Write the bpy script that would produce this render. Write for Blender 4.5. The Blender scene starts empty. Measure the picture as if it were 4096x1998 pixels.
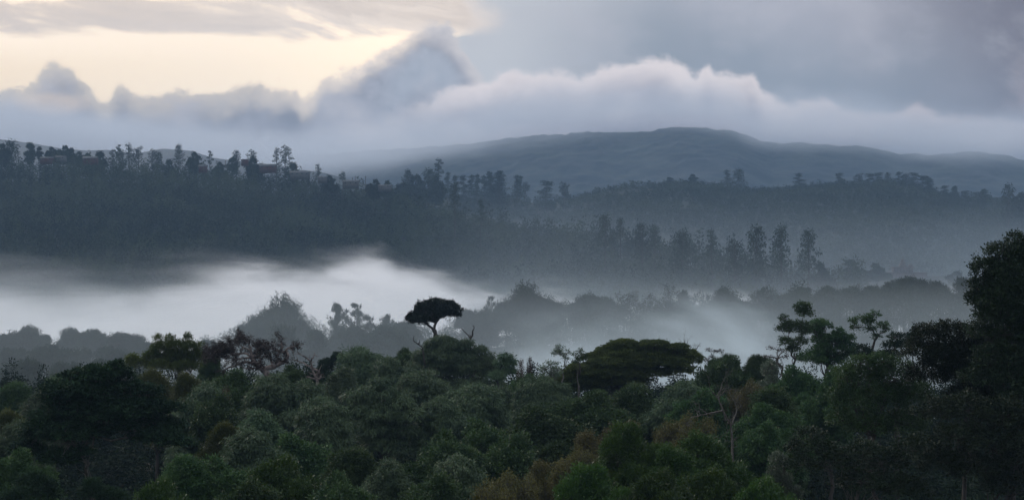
import bpy, math, random
import numpy as np
C = bpy.context.scene
COL = C.collection
R = math.radians
random.seed(7)

# ------------------------------------------------------------------ camera
F = 7642.0                      # focal length in photograph pixels
cam = bpy.data.cameras.new("camera"); cam.sensor_width = 36; cam.lens = 36 * F / 4096
cam.clip_start = 0.5; cam.clip_end = 40000
co = bpy.data.objects.new("camera", cam); COL.objects.link(co)
co.location = (0, 0, 0); co.rotation_euler = (R(90), 0, 0)
C.camera = co
C.render.resolution_x = 1024; C.render.resolution_y = 499
C.view_settings.view_transform = 'Standard'; C.view_settings.look = 'None'
C.view_settings.exposure = 0.0; C.view_settings.gamma = 1.0
cy = C.cycles
cy.max_bounces = 6; cy.diffuse_bounces = 2; cy.glossy_bounces = 1; cy.transmission_bounces = 2
cy.volume_bounces = 2; cy.transparent_max_bounces = 4
cy.volume_step_rate = 1.0; cy.volume_max_steps = 96
cy.use_denoising = True; cy.use_adaptive_sampling = True; cy.adaptive_threshold = 0.02
cy.caustics_reflective = False; cy.caustics_refractive = False

def at(px, py, D):              # a direction of view and a distance -> a point of the place
    return ((px - 2048) / F * D, D, (999 - py) / F * D)

def lin(r, g, b):
    f = lambda c: ((c/255 + .055) / 1.055) ** 2.4 if c > 10 else c / 255 / 12.92
    return (f(r), f(g), f(b), 1)

# ------------------------------------------------------------------ node helper
class S:
    nt = None
    def __init__(s, sock): s.s = sock
    @staticmethod
    def _m(op, *a, clamp=False):
        n = S.nt.nodes.new('ShaderNodeMath'); n.operation = op; n.use_clamp = clamp
        for i, v in enumerate(a):
            if isinstance(v, S): S.nt.links.new(v.s, n.inputs[i])
            else: n.inputs[i].default_value = v
        return S(n.outputs[0])
    def __add__(a, b): return S._m('ADD', a, b)
    __radd__ = __add__
    def __sub__(a, b): return S._m('SUBTRACT', a, b)
    def __rsub__(a, b): return S._m('SUBTRACT', b, a)
    def __mul__(a, b): return S._m('MULTIPLY', a, b)
    __rmul__ = __mul__
    def __truediv__(a, b): return S._m('DIVIDE', a, b)
def mn(a, b): return S._m('MINIMUM', a, b)
def mx(a, b): return S._m('MAXIMUM', a, b)
def sstep(x, lo, hi):
    n = S.nt.nodes.new('ShaderNodeMapRange'); n.interpolation_type = 'SMOOTHSTEP'
    S.nt.links.new(x.s, n.inputs['Value'])
    for k, v in (('From Min', lo), ('From Max', hi)):
        if isinstance(v, S): S.nt.links.new(v.s, n.inputs[k])
        else: n.inputs[k].default_value = v
    n.inputs['To Min'].default_value = 0; n.inputs['To Max'].default_value = 1
    return S(n.outputs['Result'])
def vec(x, y, z=0.0):
    n = S.nt.nodes.new('ShaderNodeCombineXYZ')
    for i, v in enumerate((x, y, z)):
        if isinstance(v, S): S.nt.links.new(v.s, n.inputs[i])
        else: n.inputs[i].default_value = v
    return S(n.outputs[0])
def noise(v, scale, detail=4, rough=.55, dist=0.0, lac=2.0):
    n = S.nt.nodes.new('ShaderNodeTexNoise'); S.nt.links.new(v.s, n.inputs['Vector'])
    n.inputs['Scale'].default_value = scale; n.inputs['Detail'].default_value = detail
    n.inputs['Roughness'].default_value = rough; n.inputs['Distortion'].default_value = dist
    n.inputs['Lacunarity'].default_value = lac
    return S(n.outputs['Fac'])
def mixc(f, a, b):
    n = S.nt.nodes.new('ShaderNodeMix'); n.data_type = 'RGBA'
    for k, v in ((0, f), (6, a), (7, b)):
        if isinstance(v, S): S.nt.links.new(v.s, n.inputs[k])
        else: n.inputs[k].default_value = v
    return S(n.outputs[2])
def curve(x, pts, lo, hi, ylo=0.0, yhi=1.0):
    """pts in real units; x is mapped lo..hi -> 0..1"""
    n = S.nt.nodes.new('ShaderNodeFloatCurve')
    xx = (x - lo) / (hi - lo)
    S.nt.links.new(xx.s, n.inputs['Value'])
    c = n.mapping.curves[0]
    P = [((a - lo) / (hi - lo), (b - ylo) / (yhi - ylo)) for a, b in pts]
    c.points[0].location = P[0]; c.points[1].location = P[-1]
    for p in P[1:-1]: c.points.new(*p)
    n.mapping.extend = 'HORIZONTAL'
    n.mapping.update()
    return S(n.outputs[0]) * (yhi - ylo) + ylo

# ------------------------------------------------------------------ world: dawn sky with cloud
W = bpy.data.worlds.new("World"); C.world = W; W.use_nodes = True
S.nt = W.node_tree; S.nt.nodes.clear()
out = S.nt.nodes.new('ShaderNodeOutputWorld'); bg = S.nt.nodes.new('ShaderNodeBackground')
S.nt.links.new(bg.outputs[0], out.inputs[0])
tc = S.nt.nodes.new('ShaderNodeTexCoord'); sp = S.nt.nodes.new('ShaderNodeSeparateXYZ')
S.nt.links.new(tc.outputs['Generated'], sp.inputs[0])
X, Y, Z = (S(o) for o in sp.outputs)
SUN_EL, SUN_AZ = R(24), R(-38)            # azimuth measured from +Y towards +X
sky = S.nt.nodes.new('ShaderNodeTexSky'); sky.sky_type = 'NISHITA'; sky.sun_disc = False
sky.sun_elevation = SUN_EL; sky.sun_rotation = SUN_AZ
sky.air_density = 1.0; sky.dust_density = 2.0
SKYC = S(sky.outputs[0])
yy = mx(Y, 0.08)
p = X / yy * 7.642            # thousands of photograph pixels off the axis
q = Z / yy * 7.642
def PX(v): return (v - 2048) / 1000
def PY(v): return (999 - v) / 1000
# slow domain warp shared by all the cloud layers
w1 = noise(vec(p, q, 3.1), 1.3, 5, .55) - .5
w2 = noise(vec(p, q, 9.7), 1.3, 5, .55) - .5
h1 = noise(vec(p, q, 21.0), 7.0, 4, .6) - .5
h2 = noise(vec(p, q, 33.0), 7.0, 4, .6) - .5
f1 = noise(vec(p + w1 * .25 + h1 * .06, q + w2 * .25 + h2 * .06, 1.0), 4.2, 9, .62) - .5     # billows
f2 = noise(vec(p + w2 * .3, q * 1.5 + w1 * .3, 5.0), 1.9, 8, .58) - .5                       # broad tone
f3 = noise(vec(p + h1 * .10, q * 1.2 + h2 * .10, 2.0), 12, 8, .66) - .5                      # ragged rims
def puff(edge_, lo, hi): return sstep(edge_, lo, hi)
# clear cream opening
cream = mixc(sstep(p, PX(-300), PX(1300)), (.98, .82, .655, 1), (1.05, .91, .765, 1))
cream = mixc(sstep(q, .70, .86), cream, (1.09, .94, .80, 1))
sv = vec(p * .62 + q * .5 + w1 * .5, (q + p * .12) * 3.0 + w2 * .35, 0.0)
st = noise(sv, 1.75, 9, .62, .2)
cov = sstep(q, .775, .90) * .30 + sstep(p, PX(700), PX(1900)) * sstep(q, .80, .92) * .16
streak = sstep(st + cov, .69, .84)
skycol = mixc(streak * .95, cream, mixc(sstep(st + cov, .80, 1.0), mixc(sstep(p, PX(200), PX(1700)), (.66, .59, .57, 1), (.74, .68, .67, 1)), (.56, .52, .53, 1)))
# tall grey mass on the right
e2 = curve(q, [(.3, -.50), (.66, -.50), (.80, -.42), (.87, -.19), (.93, -.15), (1.0, -.17), (1.3, -.10)], .3, 1.3, -1, 1)
ed2 = p + f1 * .26 + w1 * .10 + f3 * .05 - e2
m2 = sstep(ed2, -.035, .04)
c2 = mixc(sstep(p + w2 * .6, PX(1900), PX(3000)), lin(184, 190, 203), lin(163, 169, 187))
c2 = mixc(sstep(p + w1 * .5, PX(3000), PX(4350)), c2, lin(112, 116, 135))
B = [(1100, 620), (1500, 470), (1700, 380), (1850, 322), (1950, 300), (2050, 280), (2130, 292), (2230, 288), (2330, 300), (2430, 250),
     (2530, 240), (2650, 220), (2740, 262), (2790, 285), (2830, 262), (2860, 290), (2960, 296), (2995, 292), (3060, 360), (3150, 392),
     (3300, 400), (3370, 440), (3500, 452), (3640, 402), (3760, 430), (3900, 465), (4096, 490), (4400, 500)]
qb = curve(p, [(PX(a), PY(b)) for a, b in B], PX(1100), PX(4400), 0, 1)
db = qb + f1 * .13 + f3 * .075 - q
shade = sstep(db, -.42, .0) * sstep(p, PX(1950), PX(2700)) * sstep(p, PX(4300), PX(3300))
c2 = mixc(shade * .6, c2, lin(124, 140, 160))
c2 = mixc(sstep(f2, -.02, .22) * .45, c2, lin(176, 180, 196))
c2 = mixc(sstep(f2, -.03, -.25) * .30, c2, lin(138, 144, 162))
rim2 = sstep(ed2, .17, .0) * sstep(q, .84, .90)
c2 = mixc(rim2 * .6, c2, lin(226, 214, 210))
skycol = mixc(m2, skycol, c2)
# cumulus line against the opening
A = [(-200, 350), (60, 340), (130, 330), (215, 262), (290, 295), (360, 350), (425, 398), (475, 342), (540, 372), (660, 390),
     (850, 368), (985, 325), (1090, 345), (1170, 322), (1225, 372), (1300, 305), (1400, 262), (1500, 210),
     (1600, 145), (1680, 92), (1760, 84), (1840, 150), (1930, 280), (2050, 350), (2300, 480)]
qa = curve(p, [(PX(a), PY(b)) for a, b in A], PX(-200), PX(2300), 0, 1)
da = qa + f1 * .19 + f3 * .085 - q
ma = sstep(da, -.014, .026)
body = mixc(sstep(p, PX(300), PX(1500)), lin(128, 133, 151), lin(158, 164, 182))
body = mixc(sstep(f2 * .8 + f1 * .8, -.10, .18) * .75, body, lin(188, 188, 200))
body = mixc(sstep(f2 * .8 + f1 * .8, -.02, -.26) * .8, body, lin(112, 120, 141))
ca = mixc(sstep(da + f1 * .08, .0, .13), mixc(sstep(p, PX(1640), PX(1740)), mixc(sstep(p, PX(900), PX(1500)), lin(198, 191, 188), lin(226, 217, 214)), lin(192, 192, 202)), body)
ca = mixc(sstep(da + f1 * .1, .07, .17) * sstep(da, .34, .2) * sstep(p, PX(1450), PX(1650)) * sstep(p, PX(1900), PX(1780)) * .6, ca, lin(160, 172, 192))
gl = sstep(S._m('POWER', (p - PX(200)) / .17, 2.0) + S._m('POWER', (q - PY(415)) / .055, 2.0) + f1 * 2.4, 1.2, .0)
ca = mixc(gl * .55, ca, lin(226, 208, 196))
skycol = mixc(ma * sstep(p, PX(2150), PX(1850)), skycol, ca)
# brighter front of low cloud over the mountain
mb = sstep(db, -.010, .034)
rimb = mixc(sstep(p, PX(2700), PX(4100)), lin(212, 208, 217), lin(168, 165, 178))
bodb = mixc(sstep(p, PX(1500), PX(2900)), lin(144, 151, 171), lin(148, 151, 170))
bodb = mixc(sstep(p, PX(3300), PX(4200)), bodb, lin(134, 136, 150))
bodb = mixc(sstep(f2 * .8 + f1 * .7, -.0, -.24) * .75, bodb, lin(126, 138, 160))
bodb = mixc(sstep(f2 * .8 + f1 * .7, .0, .24) * .6, bodb, lin(194, 191, 203))
cb = mixc(sstep(db + f2 * .14 + f1 * .06, .02, .20), rimb, bodb)
cb = mixc(sstep(q + f2 * .2, .52, .38), cb, lin(120, 129, 149))
skycol = mixc(mb * sstep(p + w1 * .3, PX(1550), PX(1950)), skycol, cb)
# soft second bank far right
c3 = sstep(f2 * .8 + f1 * .5 + (noise(vec(p, q, 4.0), 2.2, 7, .6) - .5) * .6, -.02, .2) * sstep(p, PX(3150), PX(3700)) * sstep(q, .88, .62) * sstep(db, .0, -.06)
skycol = mixc(c3 * .6, skycol, lin(156, 154, 168))
skycol = mixc(sstep(q, .44, .34), skycol, lin(118, 128, 148))
# the rest of the dome: bright high overcast over a clear-sky base
amb = mixc(sstep(Z, .1, .7), (.42, .47, .58, 1), (1.00, 1.04, 1.14, 1))
mulsky = S.nt.nodes.new('ShaderNodeVectorMath'); mulsky.operation = 'SCALE'
S.nt.links.new(SKYC.s, mulsky.inputs[0]); mulsky.inputs['Scale'].default_value = 0.10
amb = mixc(0.85, S(mulsky.outputs[0]), amb)
g_ = S.nt.nodes.new('ShaderNodeVectorMath'); g_.operation = 'MULTIPLY_ADD'
S.nt.links.new(skycol.s, g_.inputs[0]); g_.inputs[1].default_value = (1.42, 1.40, 1.33); g_.inputs[2].default_value = (-.075, -.105, -.150)
skycol = S(g_.outputs[0])
front = sstep(Y, .55, .80) * sstep(q, 1.9, 1.15)
final = mixc(front, amb, skycol)
final = mixc(sstep(Z, -.02, -.10), final, (.05, .06, .06, 1))
S.nt.links.new(final.s, bg.inputs[0]); bg.inputs[1].default_value = 1.0
W.cycles.sampling_method = 'MANUAL'; W.cycles.sample_map_resolution = 1024

sl = bpy.data.lights.new("sun", 'SUN'); sl.energy = 1.4; sl.angle = R(14); sl.color = (1, .93, .82)
so = bpy.data.objects.new("sun", sl); COL.objects.link(so)
so.rotation_euler = (R(90) - SUN_EL, 0, -SUN_AZ + math.pi)
# lamp shines along -Z local: aim it so light arrives from (sin az, cos az) at SUN_EL
from mathutils import Vector, Matrix, noise as mnoise
sd = Vector((math.sin(SUN_AZ) * math.cos(SUN_EL), math.cos(SUN_AZ) * math.cos(SUN_EL), math.sin(SUN_EL)))
so.rotation_euler = sd.to_track_quat('Z', 'Y').to_euler()

# ------------------------------------------------------------------ object helpers
def link(o, parent=None):
    COL.objects.link(o)
    if parent: o.parent = parent
    return o
def tag(o, label=None, cat=None, group=None, kind=None):
    if label: o['label'] = label
    if cat: o['category'] = cat
    if group: o['group'] = group
    if kind: o['kind'] = kind
    return o
def mesh_np(name, V, Q, mat, smooth=False):
    """V (n,3) floats, Q list of index arrays, each (m,k)"""
    me = bpy.data.meshes.new(name)
    V = np.asarray(V, np.float32)
    me.vertices.add(len(V)); me.vertices.foreach_set('co', V.ravel())
    if not isinstance(Q, list): Q = [Q]
    Q = [np.asarray(a, np.int32) for a in Q if len(a)]
    idx = np.concatenate([a.ravel() for a in Q])
    sizes = np.concatenate([np.full(len(a), a.shape[1], np.int32) for a in Q])
    starts = np.concatenate([[0], np.cumsum(sizes)[:-1]]).astype(np.int32)
    me.loops.add(len(idx)); me.loops.foreach_set('vertex_index', idx)
    me.polygons.add(len(sizes)); me.polygons.foreach_set('loop_start', starts)
    if smooth: me.polygons.foreach_set('use_smooth', np.ones(len(sizes), bool))
    me.update(calc_edges=True)
    if mat: me.materials.append(mat)
    return me
def obj(name, me, parent=None):
    return link(bpy.data.objects.new(name, me), parent)
def empty(name, loc, rz=0.0, sc=1.0):
    o = bpy.data.objects.new(name, None); o.empty_display_size = .5
    o.location = loc; o.rotation_euler = (0, 0, rz)
    o.scale = sc if isinstance(sc, tuple) else (sc, sc, sc)
    return link(o)

# ------------------------------------------------------------------ materials
MATS = {}
def foliage(key, a, b, rough=.5, spec=.3, trans=.22, nscale=.35, vr=.65, isl=.38):
    if key in MATS: return MATS[key]
    m = bpy.data.materials.new(key); m.use_nodes = True
    S.nt = m.node_tree; nt = S.nt; nt.nodes.clear()
    o = nt.nodes.new('ShaderNodeOutputMaterial'); pb = nt.nodes.new('ShaderNodeBsdfPrincipled')
    g = nt.nodes.new('ShaderNodeNewGeometry'); oi = nt.nodes.new('ShaderNodeObjectInfo')
    t = nt.nodes.new('ShaderNodeTexCoord')
    n = noise(S(t.outputs['Object']), nscale, 3, .6)
    f = S(g.outputs['Random Per Island']) * isl + sstep(n, .35, .68) * (1 - isl)
    c = mixc(f, a + (1,), b + (1,))
    hs = nt.nodes.new('ShaderNodeHueSaturation'); nt.links.new(c.s, hs.inputs['Color'])
    rnd = S(oi.outputs['Random'])
    nt.links.new((rnd * .03 + .485).s, hs.inputs['Hue']); nt.links.new((rnd * vr + (1 - vr * .5)).s, hs.inputs['Value'])
    nt.links.new(hs.outputs[0], pb.inputs['Base Color'])
    pb.inputs['Roughness'].default_value = rough; pb.inputs['Specular IOR Level'].default_value = spec
    tr = nt.nodes.new('ShaderNodeBsdfTranslucent'); nt.links.new(hs.outputs[0], tr.inputs[0])
    mi = nt.nodes.new('ShaderNodeMixShader'); mi.inputs[0].default_value = trans
    nt.links.new(pb.outputs[0], mi.inputs[1]); nt.links.new(tr.outputs[0], mi.inputs[2])
    nt.links.new(mi.outputs[0], o.inputs[0])
    MATS[key] = m
    return m
def plain(key, a, b, rough=.9, nscale=2.0, detail=6, lo=.35, hi=.65, bump=0.0, stretch=(1, 1, 1)):
    if key in MATS: return MATS[key]
    m = bpy.data.materials.new(key); m.use_nodes = True
    S.nt = m.node_tree; nt = S.nt
    pb = nt.nodes['Principled BSDF']
    t = nt.nodes.new('ShaderNodeTexCoord'); mp = nt.nodes.new('ShaderNodeMapping')
    nt.links.new(t.outputs['Object'], mp.inputs[0]); mp.inputs['Scale'].default_value = stretch
    n = noise(S(mp.outputs[0]), nscale, detail, .6)
    c = mixc(sstep(n, lo, hi), a + (1,), b + (1,))
    nt.links.new(c.s, pb.inputs['Base Color']); pb.inputs['Roughness'].default_value = rough
    pb.inputs['Specular IOR Level'].default_value = .2
    if bump:
        bn = nt.nodes.new('ShaderNodeBump'); bn.inputs['Strength'].default_value = bump
        nt.links.new(n.s, bn.inputs['Height']); nt.links.new(bn.outputs[0], pb.inputs['Normal'])
    MATS[key] = m
    return m

# ------------------------------------------------------------------ terrain
def interp(px, pts):
    return np.interp(px, [a for a, _ in pts], [b for _, b in pts])
RIDGE_NEAR_Z = -31.0
# crest lines (photograph pixel across -> height line) at their distances
LEFT_HILL = [(-1500, 560), (0, 668), (300, 650), (600, 672), (900, 690), (1130, 712), (1300, 738), (1500, 768), (1700, 812), (1900, 860),
             (2200, 905), (2500, 945), (2800, 985), (3050, 1030), (3300, 1100), (3700, 1190), (5200, 1400)]
RIGHT_HILL = [(-1500, 900), (1300, 780), (1600, 782), (1900, 792), (2060, 798), (2170, 815), (2300, 795), (2450, 758), (2650, 736), (2780, 735), (2900, 752),
              (3050, 765), (3200, 752), (3400, 738), (3600, 735), (3700, 760), (3800, 790), (4000, 800), (4200, 830), (5500, 900)]
TEMPLE_RISE = [(2900, 1300), (3200, 1150), (3400, 1108), (3600, 1098), (3800, 1102), (4000, 1115), (4300, 1150), (5200, 1300)]
MOUNTAIN = [(-1500, 700), (600, 680), (1000, 640), (1400, 605), (1800, 582), (2100, 546), (2300, 532), (2500, 526), (2620, 518), (2750, 508), (2860, 514), (2950, 525),
            (3050, 560), (3090, 572), (3170, 568), (3280, 574), (3400, 585), (3480, 588), (3600, 612), (3720, 618), (3820, 610), (3920, 606),
            (4010, 620), (4150, 650), (5500, 760)]
FAR_LEFT = [(-1500, 480), (0, 555), (120, 570), (250, 592), (350, 600), (430, 597), (540, 612), (650, 592), (760, 600), (850, 628), (1000, 650), (1300, 690), (1700, 800), (5500, 1000)]
MID = [(-1500, 1500), (0, 1500), (200, 1480), (500, 1485), (700, 1500), (900, 1440), (1050, 1400), (1200, 1400), (1500, 1400), (1800, 1400), (2100, 1375), (2600, 1375),
       (3000, 1360), (3300, 1340), (3600, 1320), (4000, 1330), (5500, 1350)]
def vnoise(x, y, s, seed=0, octv=4):
    """cheap numpy value noise, -1..1"""
    r = 0; amp = 1; tot = 0
    for k in range(octv):
        X_ = x / s * 2 ** k + 13.7 * k + seed * 31.3; Y_ = y / s * 2 ** k + 7.1 * k + seed * 17.9
        xi = np.floor(X_); yi = np.floor(Y_); fx = X_ - xi; fy = Y_ - yi
        fx = fx * fx * (3 - 2 * fx); fy = fy * fy * (3 - 2 * fy)
        h = lambda a, b: (np.sin(a * 127.1 + b * 311.7 + 5.3) * 43758.5453) % 1
        v = (h(xi, yi) * (1 - fx) + h(xi + 1, yi) * fx) * (1 - fy) + (h(xi, yi + 1) * (1 - fx) + h(xi + 1, yi + 1) * fx) * fy
        r = r + (v * 2 - 1) * amp; tot += amp; amp *= .5
    return r / tot
def ground_h(x, y):
    x = np.asarray(x, float); y = np.asarray(y, float)
    yd = np.maximum(y, 1.0)
    px = 2048 + F * x / yd
    px = np.clip(px, -1400, 5400)
    floor = -78 + 6 * vnoise(x, y, 300, 1)
    near = RIDGE_NEAR_Z + 1.2 * vnoise(x, y, 60, 2) - np.maximum(0, y - 285) * .30
    near = near + np.clip((px - 3000) / 1000, 0, 1.2) * 5 * np.clip((260 - y) / 120, 0, 1)
    Dm = 500.0
    zm = (999 - interp(px, MID)) / F * Dm
    mid = zm - np.abs(y - Dm) * .22 + 1.5 * vnoise(x, y, 70, 3)
    Dl = 1700 - np.clip((px - 1500) / 1500, 0, 1) * 450
    zl = (999 - interp(px, LEFT_HILL)) / F * Dl
    # the crown height of the wood is taken off here: trees stand on the slope
    lh = zl - 14 - np.where(y < Dl, (Dl - y) * .20, (y - Dl) * .25) + 7 * vnoise(x, y, 150, 4) * np.clip(np.abs(y - Dl) / 150, 0, 1)
    lh2 = lh
    Dr = 2300.0
    rh = (999 - interp(px, RIGHT_HILL)) / F * Dr - np.where(y < Dr, (Dr - y) * .13, (y - Dr) * .2) + 4 * vnoise(x, y, 160, 5) * np.clip(np.abs(y - Dr) / 150, 0, 1)
    Dt = 1350.0
    th = (999 - interp(px, TEMPLE_RISE)) / F * Dt - np.abs(y - Dt) * .12
    Dv = 3000.0
    fl = (999 - interp(px, FAR_LEFT)) / F * Dv - np.abs(y - Dv) * .25 + 14 * vnoise(x, y, 420, 6) * np.clip(np.abs(y - Dv) / 300, 0.06, 1)
    Dq = 4200.0
    mt = (999 - interp(px, MOUNTAIN)) / F * Dq - np.abs(y - Dq) * .24 + 34 * vnoise(x, y, 600, 7, 5) * np.clip(np.abs(y - Dq) / 500, 0.0, 1) + 5.0 * vnoise(x, y, 24, 8, 3)
    h = np.maximum.reduce([floor, near, mid, lh2, rh, th, fl, mt])
    return h
def terrain(name, ys, xs, mat):
    U, YY = np.meshgrid(xs, ys)
    XX = U * np.maximum(YY, 60)
    H = ground_h(XX, YY)
    V = np.stack([XX, YY, H], -1).reshape(-1, 3)
    nx = len(xs); ny = len(ys)
    i = np.arange(ny - 1)[:, None] * nx + np.arange(nx - 1)[None]
    Qd = np.stack([i, i + 1, i + nx + 1, i + nx], -1).reshape(-1, 4)
    return tag(obj(name, mesh_np(name, V, Qd, mat, True)), kind='structure')
soil = plain('forest_floor', (.018, .02, .012), (.035, .032, .02), nscale=.3)
hillm = plain('hill_scrub', (.005, .009, .008), (.013, .019, .012), nscale=.02, detail=9)
mtm = plain('mountain_wood', (.002, .006, .009), (.015, .021, .019), nscale=.010, detail=12, lo=.44, hi=.60, stretch=(1, 1, 2))
us = np.concatenate([np.linspace(-1.2, -.36, 15)[:-1], np.linspace(-.36, .36, 361), np.linspace(.36, 1.2, 15)[1:]])
terrain('ground', np.concatenate([[-120., 0.], np.linspace(60, 900, 120)]), us, soil)
terrain('hills', np.linspace(900, 2700, 170), us, hillm)
terrain('mountains', np.linspace(2700, 5200, 240), np.concatenate([np.linspace(-1.0, -.34, 10)[:-1], np.linspace(-.34, .34, 700), np.linspace(.34, 1.0, 10)[1:]]), mtm)

# ------------------------------------------------------------------ air and mist
def box_mesh(name, x0, x1, y0, y1, z0, z1, mat):
    V = [(x, y, z) for x in (x0, x1) for y in (y0, y1) for z in (z0, z1)]
    Qd = [(0, 1, 3, 2), (4, 6, 7, 5), (0, 4, 5, 1), (2, 3, 7, 6), (0, 2, 6, 4), (1, 5, 7, 3)]
    return mesh_np(name, V, np.array(Qd), mat)
def volmat(key, color, aniso=0.0):
    m = bpy.data.materials.new(key); m.use_nodes = True
    nt = m.node_tree; nt.nodes.clear(); S.nt = nt
    o = nt.nodes.new('ShaderNodeOutputMaterial'); v = nt.nodes.new('ShaderNodeVolumePrincipled')
    v.inputs['Color'].default_value = color; v.inputs['Anisotropy'].default_value = aniso
    nt.links.new(v.outputs[0], o.inputs['Volume'])
    g = nt.nodes.new('ShaderNodeTexCoord'); s = nt.nodes.new('ShaderNodeSeparateXYZ')
    nt.links.new(g.outputs['Object'], s.inputs[0])
    return m, v, [S(k) for k in s.outputs]
# ------------------------------------------------------------------ vegetation builders
def unit(v):
    return v / np.maximum(np.linalg.norm(v, axis=-1, keepdims=True), 1e-9)
def leaves(P, N, L, Wd, droop, spread, rng, Lv=.35):
    """rhombic leaves at P pointing along a mix of N, down and chance"""
    n = len(P)
    ax = unit(N * 1.0 + np.array([0, 0, -1.0]) * droop + rng.normal(0, spread, (n, 3)))
    sd_ = unit(np.cross(ax, rng.normal(0, 1, (n, 3)) + np.array([0, 0, 1.2])))
    l = (L * (1 + rng.uniform(-Lv, Lv, n)))[:, None]; w = (Wd * (1 + rng.uniform(-.25, .25, n)))[:, None] * .5
    V = np.stack([P, P + ax * l * .45 + sd_ * w, P + ax * l, P + ax * l * .45 - sd_ * w], 1).reshape(-1, 3)
    Qd = np.arange(n * 4).reshape(-1, 4)
    return V, Qd
def tube(path, rad, sides=6):
    path = np.asarray(path, float); rad = np.asarray(rad, float)
    t = unit(np.gradient(path, axis=0))
    ref = np.array([0.31, .95, .1]); a = unit(np.cross(t, ref)); b = np.cross(t, a)
    ang = np.arange(sides) * 2 * math.pi / sides
    V = path[:, None] + rad[:, None, None] * (np.cos(ang)[None, :, None] * a[:, None] + np.sin(ang)[None, :, None] * b[:, None])
    n = len(path); V = V.reshape(-1, 3)
    i = np.arange(n - 1)[:, None] * sides; j = np.arange(sides)[None]; k = (j + 1) % sides
    Qd = np.stack([i + j, i + k, i + sides + k, i + sides + j], -1).reshape(-1, 4)
    return V, Qd
class Mesh:
    def __init__(s): s.V = []; s.Q = []; s.n = 0
    def add(s, V, Qd): s.V.append(V); s.Q.append(Qd + s.n); s.n += len(V)
    def make(s, name, mat, smooth=False):
        return mesh_np(name, np.concatenate(s.V), np.concatenate(s.Q), mat, smooth)
def limb(m, a, b, ra, rb, rng, wob=.12, n=6, sag=0.0, sides=6):
    a = np.asarray(a, float); b = np.asarray(b, float); t = np.linspace(0, 1, n)[:, None]
    L = np.linalg.norm(b - a)
    P = a + (b - a) * t
    P[:, 2:] += -sag * L * (t * (1 - t)) * 4 * .25
    j = rng.normal(0, wob * L * .3, (n, 3)); j[0] = 0; j[-1] = 0
    P += j * np.sin(t * math.pi)
    V, Qd = tube(P, ra + (rb - ra) * t[:, 0] ** .8, sides)
    m.add(V, Qd); return P
DENS = 2.5; LS = .86
def crown_points(lobes, rng, per, spray_r, k, flat=.6, shell=(.55, 1.05), up=-.45, gap=.0):
    """lobes (x,y,z,rx,ry,rz) -> leaf seats, outward directions, spray centres"""
    Ps, Ns, Cs = [], [], []
    for (x, y, z, rx, ry, rz) in lobes:
        n = max(6, int(per * DENS * (rx * ry * rz) ** (2 / 3)))
        d = unit(rng.normal(0, 1, (n * 2, 3))); d = d[d[:, 2] > up][:n]
        bump = 1 + .2 * np.sin(d[:, 0] * 5 + x * 3) * np.sin(d[:, 2] * 6 + y) + rng.normal(0, .085, len(d))
        r = rng.uniform(shell[0], shell[1], len(d)) * bump
        c = np.array([x, y, z]) + d * np.array([rx, ry, rz]) * r[:, None]
        if gap: c = c[rng.random(len(c)) > gap]; d = d[:len(c)]
        Cs.append(c)
        o = unit(rng.normal(0, 1, (len(c), k, 3))) * (rng.random((len(c), k, 1)) ** .45) * spray_r
        o[..., 2] *= flat
        Ps.append((c[:, None] + o).reshape(-1, 3))
        nn = unit(o * .8 / spray_r + (d[:len(c), None] * .9))
        Ns.append(nn.reshape(-1, 3))
    return np.concatenate(Ps), np.concatenate(Ns), np.concatenate(Cs)
def rand_lobes(rng, w, h, n, zc, shape='round', tip=True):
    """uneven lobes filling a crown of width w, height h whose middle is at zc"""
    out = []; sk = rng.uniform(-.12, .12, 2) * w
    for i in range(int(n * 1.5)):
        for _ in range(40):
            x, y, z = rng.uniform(-1, 1, 3)
            if .25 < x * x + y * y + z * z < 1: break
        if shape == 'cone': f = 1 - (z + 1) * .36
        elif shape == 'dome': f = math.sqrt(max(.05, 1 - max(z, 0) ** 2)) * (1.1 if z < 0 else 1)
        else: f = 1
        s = rng.uniform(.11, .27)
        out.append((x * w * .5 * .88 * f + sk[0] * z, y * w * .5 * .88 * f + sk[1] * z, zc + z * h * .5 * .88, w * s, w * s * rng.uniform(.8, 1.1), w * s * rng.uniform(.55, .95)))
    if tip: out.append((sk[0], sk[1], zc + h * .38, w * .13, w * .13, h * .12))
    else: out.append((w * .12, 0, zc + h * .34, w * .2, w * .2, h * .12))
    out.append((0, 0, zc - h * .05, w * .25, w * .25, h * .27))
    return out
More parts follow.
